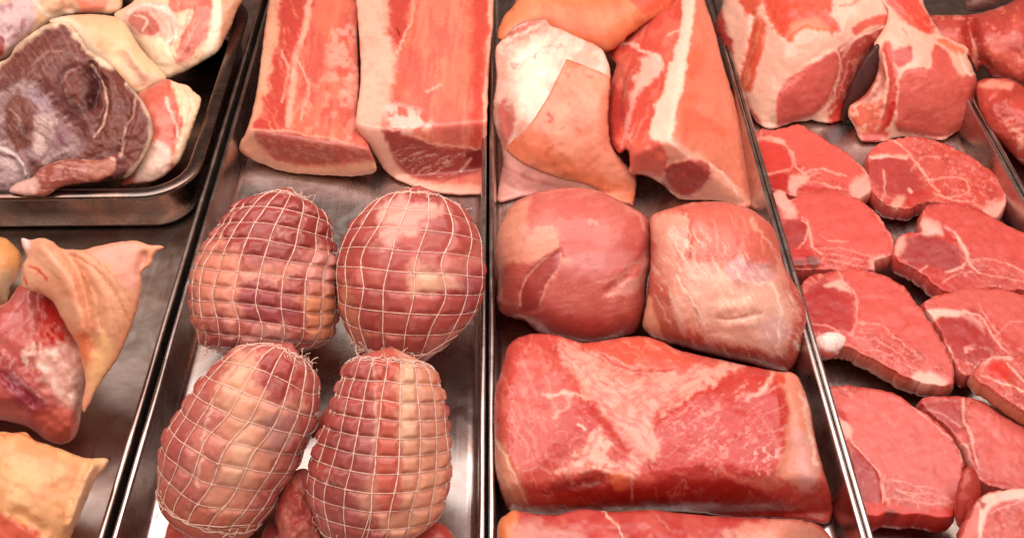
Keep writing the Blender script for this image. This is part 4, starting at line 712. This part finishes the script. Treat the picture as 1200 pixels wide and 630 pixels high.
tag(slab('pork_chop', [(970,462),(976,452),(1000,452),(1040,458),(1068,474),(1100,497),(1120,518),(1129,540),(1127,568),(1120,592),(1114,606),(1080,604),(1040,603),(1016,604),(1010,590),(1004,570),(997,540),(984,505),(975,485)], .034,.034,.030,'d25649', GRN(30)+[
   ('p','df6a60',6,4,[(985,470),(1040,460),(1100,500),(1126,540),(1120,575),(1060,565),(1030,552),(1010,535),(998,510)]), ('p','b63a36',3,2,[(998,530),(1015,534),(1028,552),(1034,575),(1030,588),(1010,585),(1003,560)]), ('l','f0a898',2.2,2,[(984,490),(1000,520),(1014,535),(1030,552),(1034,570),(1034,588)]), ('l','f0a898',2,2,[(1036,556),(1036,575),(1042,588)]), ('l','f2a89a',1.8,3,[(1040,560),(1070,568),(1095,572)],.9), ('l','f0a294',1.6,3,[(1050,572),(1080,578),(1110,582)],.9), ('l','f0a294',1.6,3,[(1045,582),(1075,588),(1112,592)],.9), ('l','f0a294',1.5,3,[(1055,577),(1085,583)],.8), ('v','f0a498',18,.035,.5),
   ('p','dc3a30',4,3,[(1010,592),(1040,590),(1075,596),(1118,596),(1114,610),(1016,608)],.8), ('p','8a2e28',2,1.5,[(1036,599),(1043,596),(1050,598),(1052,606),(1040,607)],.8), ('p','f0b4a0',3,2,[(984,490),(994,496),(998,510),(992,514),(986,504)]), ('p','c8382f',2,2,[(981,478),(990,484),(994,494),(986,490)]), ('l','f2b2a2',2.4,2,[(1070,476),(1118,518),(1127,540)],.8)],
   [('l',-.002,2.5,[(1000,520),(1030,552),(1035,588)]), ('n',.0018,16)], side='c02a24', flare=.002), 'large pork chop with bright red near edge, against the rail', 'pork chop', CH)
tag(slab('pork_chop', [(1078,472),(1090,465),(1112,464),(1130,466),(1148,468),(1175,485),(1202,500),(1245,515),(1245,585),(1205,578),(1172,574),(1152,566),(1140,548),(1132,528),(1118,508),(1096,490)], .031,.033,.026,'d05447', GRN(35)+[
   ('p','de6c62',5,4,[(1140,475),(1175,487),(1205,505),(1205,565),(1165,560),(1148,535),(1135,505)]), ('p','ba4844',3,3,[(1080,474),(1110,466),(1128,478),(1132,500),(1118,506),(1100,490)],.8), ('l','f4b8a8',3,2,[(1128,468),(1130,490),(1138,510),(1142,530),(1146,548)]), ('l','f0b0a0',2,2,[(1090,478),(1110,488),(1125,500)],.7), ('v','f2aca0',12,.05,.7,[(1150,470),(1185,490),(1180,515),(1155,500)]), ('p','f2b09e',3,3,[(1122,520),(1134,520),(1140,545),(1132,548),(1126,535)]), ('l','d23c36',3,2,[(1152,562),(1180,568)])], [('n',.002,14), ('l',-.002,3,[(1130,480),(1144,545)])]), 'pork chop right of the large near chop, its tip under a smaller one', 'pork chop', CH)
tag(slab('pork_chop', [(1120,655),(1128,622),(1140,596),(1150,582),(1166,575),(1200,572),(1245,572),(1245,690),(1118,690)], .058,.050,.026,'d45a4d', GRN(40)+[('p','f4c4b2',3,3,[(1148,584),(1162,576),(1200,572),(1205,580),(1175,586),(1158,598),(1150,620),(1140,620)]), ('p','e2766a',3,3,[(1128,622),(1142,596),(1150,600),(1142,640),(1124,650)]), ('l','f6d0c0',3,2,[(1150,592),(1148,625),(1140,655)]), ('p','c04038',2,2,[(1148,586),(1156,590),(1150,598)]), ('l','f0b0a2',2,2,[(1160,600),(1200,585)],.7)], [('n',.002,14)]), 'pork chop in the near right corner with a pale fat rim on top', 'pork chop', CH)
tag(flesh('meat_scrap', [(1118,600),(1121,575),(1128,552),(1137,546),(1146,556),(1150,575),(1147,598),(1136,614),(1124,618)], (1134,580,.045,40), .010,.02,'be4238', [('n','d86a5c',9,.62,.06,.5)]), 'dark red meat flap standing between the large near chop and its neighbour', 'meat scrap')

# ================================================================== far right tray
tag(flesh('pork_piece', [(1080,24),(1084,19),(1104,18),(1125,18),(1150,15),(1178,6),(1205,-8),(1260,-20),(1260,130),(1222,118),(1198,106),(1180,98),(1162,92),(1152,78),(1145,86),(1138,74),(1124,64),(1095,58),(1080,45)], (1190,60,.055,35), .055,.05,'c05046', [('n','d6604e',24,.52,.1,.7), ('p','b43a30',6,4,[(1130,20),(1145,25),(1150,60),(1160,90),(1142,84),(1130,55)]), ('l','e89a84',4,3,[(1140,48),(1143,62),(1141,80)],.8), ('n','e88470',6,.68,.05,.7)],
   [('l',-.016,9,[(1136,15),(1140,50),(1152,80)]), ('n',.004,26)]), 'rounded dark red pork piece at the top right corner', 'pork piece')
tag(flesh('pork_piece', [(1144,100),(1152,93),(1168,92),(1184,93),(1205,104),(1260,125),(1260,240),(1222,214),(1195,190),(1178,172),(1160,152),(1148,128)], (1185,140,.042,30), .04,.04,'c04a3e', [('n','d65a48',18,.55,.1,.6), ('p','ea9680',3,3,[(1146,100),(1165,93),(1186,96),(1184,104),(1160,104)]), ('n','eaa08c',8,.58,.08,.7,[(1182,140),(1200,145),(1198,175),(1184,170)])], [('n',.004,16)]), 'smooth red cut with a pale upper edge, below the rounded piece', 'pork piece')
tag(flesh('pork_piece', [(1130,8),(1138,-12),(1160,-40),(1215,-40),(1210,-5),(1185,4),(1165,10),(1150,14),(1135,13)], (1170,0,.06,35), .03,.03,'7d524a', [('s','a87a70',20,12,3,.55,.7)]), 'greyish brown end of a cut at the top edge behind the rounded piece', 'pork piece')

# ================================================================== deep pan
_soft[:] = [.8, .5]
PI_ = 'pork pieces heaped in the deep pan'
tag(flesh('pork_hock', [(-60,75),(-60,-60),(60,-60),(135,-60),(144,0),(136,16),(112,17),(78,19),(45,37),(20,56),(0,72)], (60,10,.075,25), .045,.06,'efbd98',
  [('n','e8a284',22,.55,.1,.7), ('p','d8b2b2',6,6,[(-10,15),(10,0),(38,-10),(42,25),(22,48),(5,60)]), ('n','b87c80',8,.6,.07,.8,[(0,5),(35,0),(35,35),(5,45)]), ('p','9c2c2e',3,3,[(-30,40),(2,42),(5,55),(0,66),(-30,70)]), ('p','e88468',4,4,[(88,-20),(125,-20),(122,8),(112,15),(92,12)]), ('l','f6d8bc',4,3,[(40,0),(60,20),(85,14)])], [('n',.003,20), ('l',-.006,6,[(76,-10),(82,18)])]), 'pale fatty pork piece with lilac patch at the top left corner', 'pork piece', PI_)
tag(flesh('pork_hock', [(134,19),(140,12),(152,5),(165,-10),(200,-60),(260,-60),(292,-20),(280,8),(272,28),(264,46),(256,60),(236,74),(208,88),(192,92),(182,82),(168,64),(156,48),(148,34)], (205,30,.075,25), .035,.05,'f0c6a6',
  [('p','dca282',3,3,[(256,-60),(300,-60),(290,0),(275,35),(258,62),(258,30)]), ('p','f6dcc0',3,3,[(246,-40),(258,-40),(260,25),(252,60),(238,70),(244,50),(248,20)]), ('p','d2705f',3,4,[(194,-20),(220,-30),(246,-20),(247,15),(243,40),(231,60),(214,73),(202,72),(208,55),(212,40),(224,24),(224,10),(206,16),(198,5)]), ('s','eaa590',110,16,3,.54,.7,[(200,-10),(246,-10),(236,60),(205,72)]),
   ('p','e6b4a2',3,4,[(144,26),(152,10),(172,4),(194,8),(206,22),(206,42),(190,46),(164,46)]), ('p','cf7a6a',3,3,[(150,24),(158,14),(172,15),(182,24),(186,34),(180,42),(166,40),(158,32)]), ('p','c66a5c',2.5,2,[(170,24),(182,24),(186,36),(176,40)]), ('l','f2d2c0',2,2,[(158,18),(172,24),(166,36)],.8), ('l','f4d8c6',3,2,[(150,14),(168,6),(192,10),(206,24),(207,42),(196,52)]), ('p','f6dcba',4,3,[(158,44),(188,46),(206,62),(204,80),(190,86),(176,68)],.8), ('l','d89a84',1.5,2,[(204,44),(200,58),(206,70)],.8), ('p','d6806c',2.5,2,[(220,0),(232,-4),(234,8),(226,12)])],
  [('n',.003,18), ('l',-.006,5,[(192,14),(206,30),(203,56)]), ('l',.004,6,[(155,12),(180,8),(200,24)]), ('l',-.003,4,[(226,8),(222,24),(210,44)])], step=1.1), 'round pale hock slice with a ring of fat and a pink muscle', 'pork piece', PI_)
tag(flesh('pork_hock', [(160,112),(176,102),(194,93),(210,98),(221,101),(226,107),(236,116),(232,132),(226,150),(220,167),(212,186),(200,200),(182,212),(160,216),(140,215),(150,190),(150,150)], (195,150,.06,25), .02,.04,'d8705e',
  [('n','e28e78',14,.55,.1,.6), ('p','f2cba8',3,4,[(200,96),(222,100),(238,116),(230,150),(218,178),(205,198),(206,172),(214,150),(210,125)]), ('l','d99a80',1.5,2,[(215,104),(222,125),(214,160)],.8), ('p','eac4b2',4,4,[(160,196),(172,172),(190,165),(200,188),(190,208),(162,214)]), ('l','f2cdb8',2,3,[(195,115),(204,140),(210,160)],.8)], [('n',.003,14), ('l',-.003,4,[(200,98),(210,128),(206,170)])]), 'flat pink piece with pale fat edge, resting against the pan corner', 'pork piece', PI_)
r_ = thing('pork_hock', 'large hock piece with dark purplish cut face and pale skin behind', 'pork piece', 90, 170, .01, PI_)
flesh('cut_face', [(-70,75),(0,73),(20,53),(42,36),(62,26),(80,26),(92,40),(104,58),(128,74),(150,98),(168,120),(178,142),(179,160),(170,184),(160,200),(148,209),(120,214),(80,219),(40,222),(-70,222)], (80,130,.088,34), .03,.06,'784039',
  [('n','8c544c',20,.52,.12,.6), ('p','a2807e',7,6,[(-70,108),(0,106),(18,98),(40,100),(58,118),(66,138),(84,152),(98,168),(90,184),(45,190),(-70,186)],.8), ('s','c9aaa6',150,22,5,.5,.7,[(-30,95),(48,100),(85,150),(70,188),(-30,185)]), ('p','ab8c96',6,5,[(30,105),(48,108),(60,126),(50,140),(34,122)],.7), ('p','8a5662',5,4,[(58,146),(80,150),(84,166),(66,172),(54,160)],.7),
   ('p','7c3f32',4,5,[(8,122),(28,112),(44,130),(46,152),(36,172),(18,174),(8,150)]), ('l','c89a88',2.5,4,[(12,128),(22,140),(28,160)],.6), ('p','5a2a22',4,3,[(22,146),(34,146),(34,158),(24,160)],.8), ('p','d2b4aa',5,5,[(44,132),(62,140),(60,165),(48,182),(40,168)],.6),
   ('p','7a4034',5,5,[(20,62),(60,42),(84,52),(100,72),(70,78),(40,92),(10,92)],.8), ('l','a87468',2,4,[(40,72),(60,60),(82,62),(98,74)],.6),
   ('p','5c2a22',4,4,[(66,90),(82,74),(103,78),(112,95),(112,115),(102,134),(86,130),(72,112)]), ('p','7a3a2e',4,4,[(74,92),(86,84),(96,94),(98,112),(90,122),(78,108)],.9), ('l','a87468',1.5,3,[(72,98),(80,84),(94,80)],.8), ('p','4a2430',4,3,[(103,80),(112,82),(118,100),(112,122),(103,132),(108,105)],.9),  # the purplish black patch paints shade into the deep recess
   ('p','7a392c',3,3,[(112,74),(126,80),(146,100),(158,122),(150,148),(132,167),(112,180),(92,184),(116,162),(124,130),(122,105)]), ('s','a06a58',60,10,3,.58,.6,[(120,80),(155,115),(145,155),(110,178)]),
   ('s','5a2a24',40,18,3,.54,.6), ('s','a87a70',60,14,2,.58,.5), ('l','d6ac98',1.8,1.5,[(108,76),(120,95),(125,120),(121,145),(111,160)]), ('l','d0a290',2.2,2,[(159,112),(157,132),(147,152),(141,182)],.9), ('p','824238',3,2,[(161,118),(171,132),(168,160),(155,192),(143,198),(151,162)],.9), ('l','e6c0a8',4,1.5,[(150,99),(168,120),(177,143),(176,162),(168,182),(148,208)]),
   ('l','f0cbac',7,2,[(-5,76),(20,53),(42,36),(62,27),(80,27),(93,42),(106,60),(128,76)]), ('p','c4a0a0',5,4,[(-70,175),(20,188),(34,200),(20,222),(-70,222)],.85), ('l','e2ccc4',3,2,[(-10,172),(12,178),(28,194),(30,210),(20,220)],.9), ('p','d8bcb8',4,3,[(2,186),(20,192),(24,206),(8,212)],.6)],
  [('l',-.018,7,[(109,82),(116,100),(112,124)]), ('p',.003,9,[(70,88),(88,76),(104,84),(106,112),(92,128),(76,115)]), ('l',-.007,8,[(50,100),(70,132),(95,152)]), ('n',.003,20), ('n',.0014,7), ('l',.003,4,[(150,99),(177,145),(150,205)]), ('l',-.005,3.5,[(121,93),(126,122),(114,160)]), ('l',-.004,4,[(160,112),(156,140),(142,178)]), ('p',-.006,10,[(-40,110),(40,105),(60,150),(30,180),(-40,170)]), ('p',.002,8,[(8,122),(28,112),(44,130),(46,152),(30,172),(10,160)]), ('l',.006,4,[(-10,172),(20,184),(30,206)])], parent=r_, mat=DULL, step=1.1)
flesh('skin', [(58,26),(66,21),(82,18),(108,17),(135,20),(150,31),(159,47),(171,64),(186,79),(195,91),(191,97),(178,104),(168,110),(152,110),(128,92),(100,66),(84,40)], (125,60,.085,30), .026,.04,'f2c49a', [('n','efb48c',22,.52,.1,.7), ('p','f6d6ba',5,4,[(62,24),(84,20),(104,45),(130,75),(118,85),(95,60),(80,40)]), ('p','e8b49a',6,4,[(140,70),(150,55),(165,80),(190,92),(170,105),(150,90)],.7)], [('l',-.004,7,[(140,68),(155,82),(165,100)]), ('l',.003,6,[(150,60),(170,85)]), ('n',.002,20)], mat=SKIN, parent=r_)
flesh('meat_strip', [(11,222),(20,214),(38,208),(48,197),(64,190),(80,186),(108,187),(124,186),(133,181),(137,190),(136,201),(126,208),(113,213),(98,215),(82,217),(68,221),(58,228),(45,230),(25,228),(13,226)], (75,206,.079,36), .009,.014,'a4564a', [('s','d8a08c',5,16,2.5,.52,.8), ('p','dfb0a4',4,3,[(8,222),(22,212),(40,208),(45,218),(36,230),(12,228)]), ('p','b8705a',4,4,[(100,190),(136,186),(136,202),(110,212)],.7), ('l','dca894',2,2,[(128,184),(136,188)],.9)], [('n',.003,12)], parent=r_, step=1.5)

# ================================================================== hocks in the left tray
_soft[:] = [1.2, .8]
tag(flesh('pork_hock', [(-60,265),(0,277),(14,285),(25,298),(27,312),(20,326),(12,336),(10,346),(0,358),(-60,362)], (0,320,.04,35), .04,.04,'e59f66', [('p','dcb48e',5,4,[(-60,310),(0,315),(14,325),(8,350),(-60,360)]), ('l','a85040',3,3,[(24,300),(20,326),(10,346)],.7)], mat=SKIN), 'tan skinned hock end peeking in at the left edge under the deep pan', 'pork hock')
r_ = thing('pork_hock', 'hock with folded orange skin hood over glistening red meat', 'pork hock', 80, 430, .003)
flesh('hock_meat', [(-60,372),(0,358),(14,346),(24,334),(45,334),(65,345),(82,372),(95,392),(110,408),(112,430),(104,452),(97,480),(92,504),(84,516),(68,520),(50,513),(35,502),(0,492),(-60,492)], (50,430,.060,36), .034,.05,'c4584f',
  [('n','d07a70',20,.55,.1,.6), ('p','b8484c',6,6,[(-10,420),(10,418),(18,435),(5,450),(-20,450)]), ('p','cf6a62',6,6,[(0,370),(30,345),(44,352),(44,400),(15,410)],.8), ('s','e6a89c',120,26,4,.55,.6,[(0,360),(44,340),(44,420),(0,430)]), ('p','cc332c',4,4,[(46,352),(58,352),(72,378),(76,398),(66,406),(46,415),(44,385)]), ('s','ee8070',70,12,3,.55,.6,[(46,355),(70,380),(70,400),(48,410)]), ('p','e8b2a2',6,6,[(30,416),(60,408),(82,400),(104,412),(104,450),(95,478),(82,482),(62,462),(50,438)]), ('n','f4d4c4',8,.58,.08,.7,[(20,410),(90,405),(95,470),(60,460)]),
   ('p','9c3a48',5,5,[(0,440),(18,440),(36,455),(58,476),(40,482),(15,470)],.9), ('l','dca0a0',3,4,[(10,438),(30,452),(50,470)],.7), ('p','e07464',5,5,[(40,490),(70,478),(94,482),(90,512),(60,518)],.8), ('l','f0c8b8',3,3,[(86,430),(94,460),(92,500)],.8), ('p','d8786c',5,5,[(-40,470),(20,476),(40,500),(0,492)],.7)],
  [('n',.006,26), ('l',-.003,5,[(44,345),(46,385),(48,415)]), ('l',.003,8,[(70,420),(84,460),(84,500)]), ('l',-.004,6,[(5,440),(40,470)])], parent=r_)
flesh('skin_hood', [(25,279),(32,280),(38,281),(50,279),(62,283),(72,291),(85,292),(100,292),(115,288),(140,283),(160,282),(175,287),(191,288),(190,292),(182,296),(177,310),(167,318),(166,335),(163,355),(155,380),(147,400),(138,420),(125,438),(112,458),(100,482),(96,474),(100,445),(94,418),(90,402),(80,386),(72,372),(62,353),(50,345),(35,340),(26,336),(25,325),(27,310),(31,300),(26,288)], (98,365,.118,40), .018,.05,'e69c7a',
  [('n','ecae8c',26,.52,.1,.7), ('p','e2a07c',8,5,[(85,292),(165,282),(165,345),(140,410),(112,455),(112,380),(100,330)],.8), ('p','eea090',6,4,[(110,290),(160,284),(166,320),(150,340),(128,310)],.7), ('l','c87c58',1.6,3,[(86,298),(115,318),(138,350),(150,375)],.8), ('l','c87c58',1.4,3,[(100,294),(130,322),(155,352)],.6), ('l','c87850',1.5,3,[(98,320),(112,350),(118,380),(116,410)],.7), ('l','cc8460',1.4,3,[(118,345),(135,370),(142,395)],.6), ('l','dc4436',1.8,2,[(35,311),(45,316),(55,328)],.9), ('l','dc4436',1.6,2,[(26,318),(32,332)],.9), ('n','d8603c',6,.66,.05,.5,[(25,305),(55,310),(55,340),(28,338)]),
   ('p','e87444',6,4,[(85,395),(98,390),(110,405),(104,430),(92,418)],.8), ('p','f4bd84',6,5,[(112,400),(130,395),(128,430),(108,460)],.7), ('p','ead0d0',3,2,[(24,278),(33,280),(33,294),(27,288)])],
  [('l',-.006,6,[(76,294),(92,318),(101,350),(106,385),(110,408)]), ('l',.006,10,[(50,290),(80,330),(98,385)]), ('l',-.0015,3,[(86,298),(115,318),(138,350),(152,378)]), ('l',-.0015,3,[(98,315),(114,350),(119,385)]), ('l',.0015,5,[(104,310),(124,350),(132,390)]), ('n',.0015,24), ('l',-.005,5,[(168,300),(166,320)])], mat=SKIN, parent=r_, step=1.7)
r_ = tag(flesh('pork_hock', [(-60,505),(0,505),(15,507),(30,506),(40,515),(55,520),(75,527),(100,536),(115,536),(126,537),(126,543),(120,551),(112,562),(103,582),(95,602),(86,622),(78,645),(70,690),(-60,690)], (40,590,.055,30), .035,.05,'eaa876',
  [('n','f1c08c',30,.52,.12,.7), ('p','eab690',3,3,[(127,540),(118,554),(104,584),(90,620),(80,650),(82,610),(92,575),(104,552)]), ('s','d89068',108,20,3,.56,.6,[(105,548),(126,540),(90,620),(80,640)]), ('l','e07048',2,3,[(0,508),(30,509),(45,518)],.8), ('p','dc5a44',4,4,[(-60,600),(0,602),(25,612),(45,622),(48,660),(-60,660)]), ('l','e89060',2,4,[(60,560),(72,590),(78,620)],.6)],
  [('l',.006,6,[(108,545),(96,575),(84,615)]), ('l',-.005,8,[(20,600),(50,620)]), ('n',.003,30)], mat=SKIN), 'smooth orange-skinned hock with a pointed corner in the near left corner', 'pork hock')
for o in bpy.data.objects:              # finish: put every part's base where its thing stands
    if o.type == 'MESH': o.data.update()
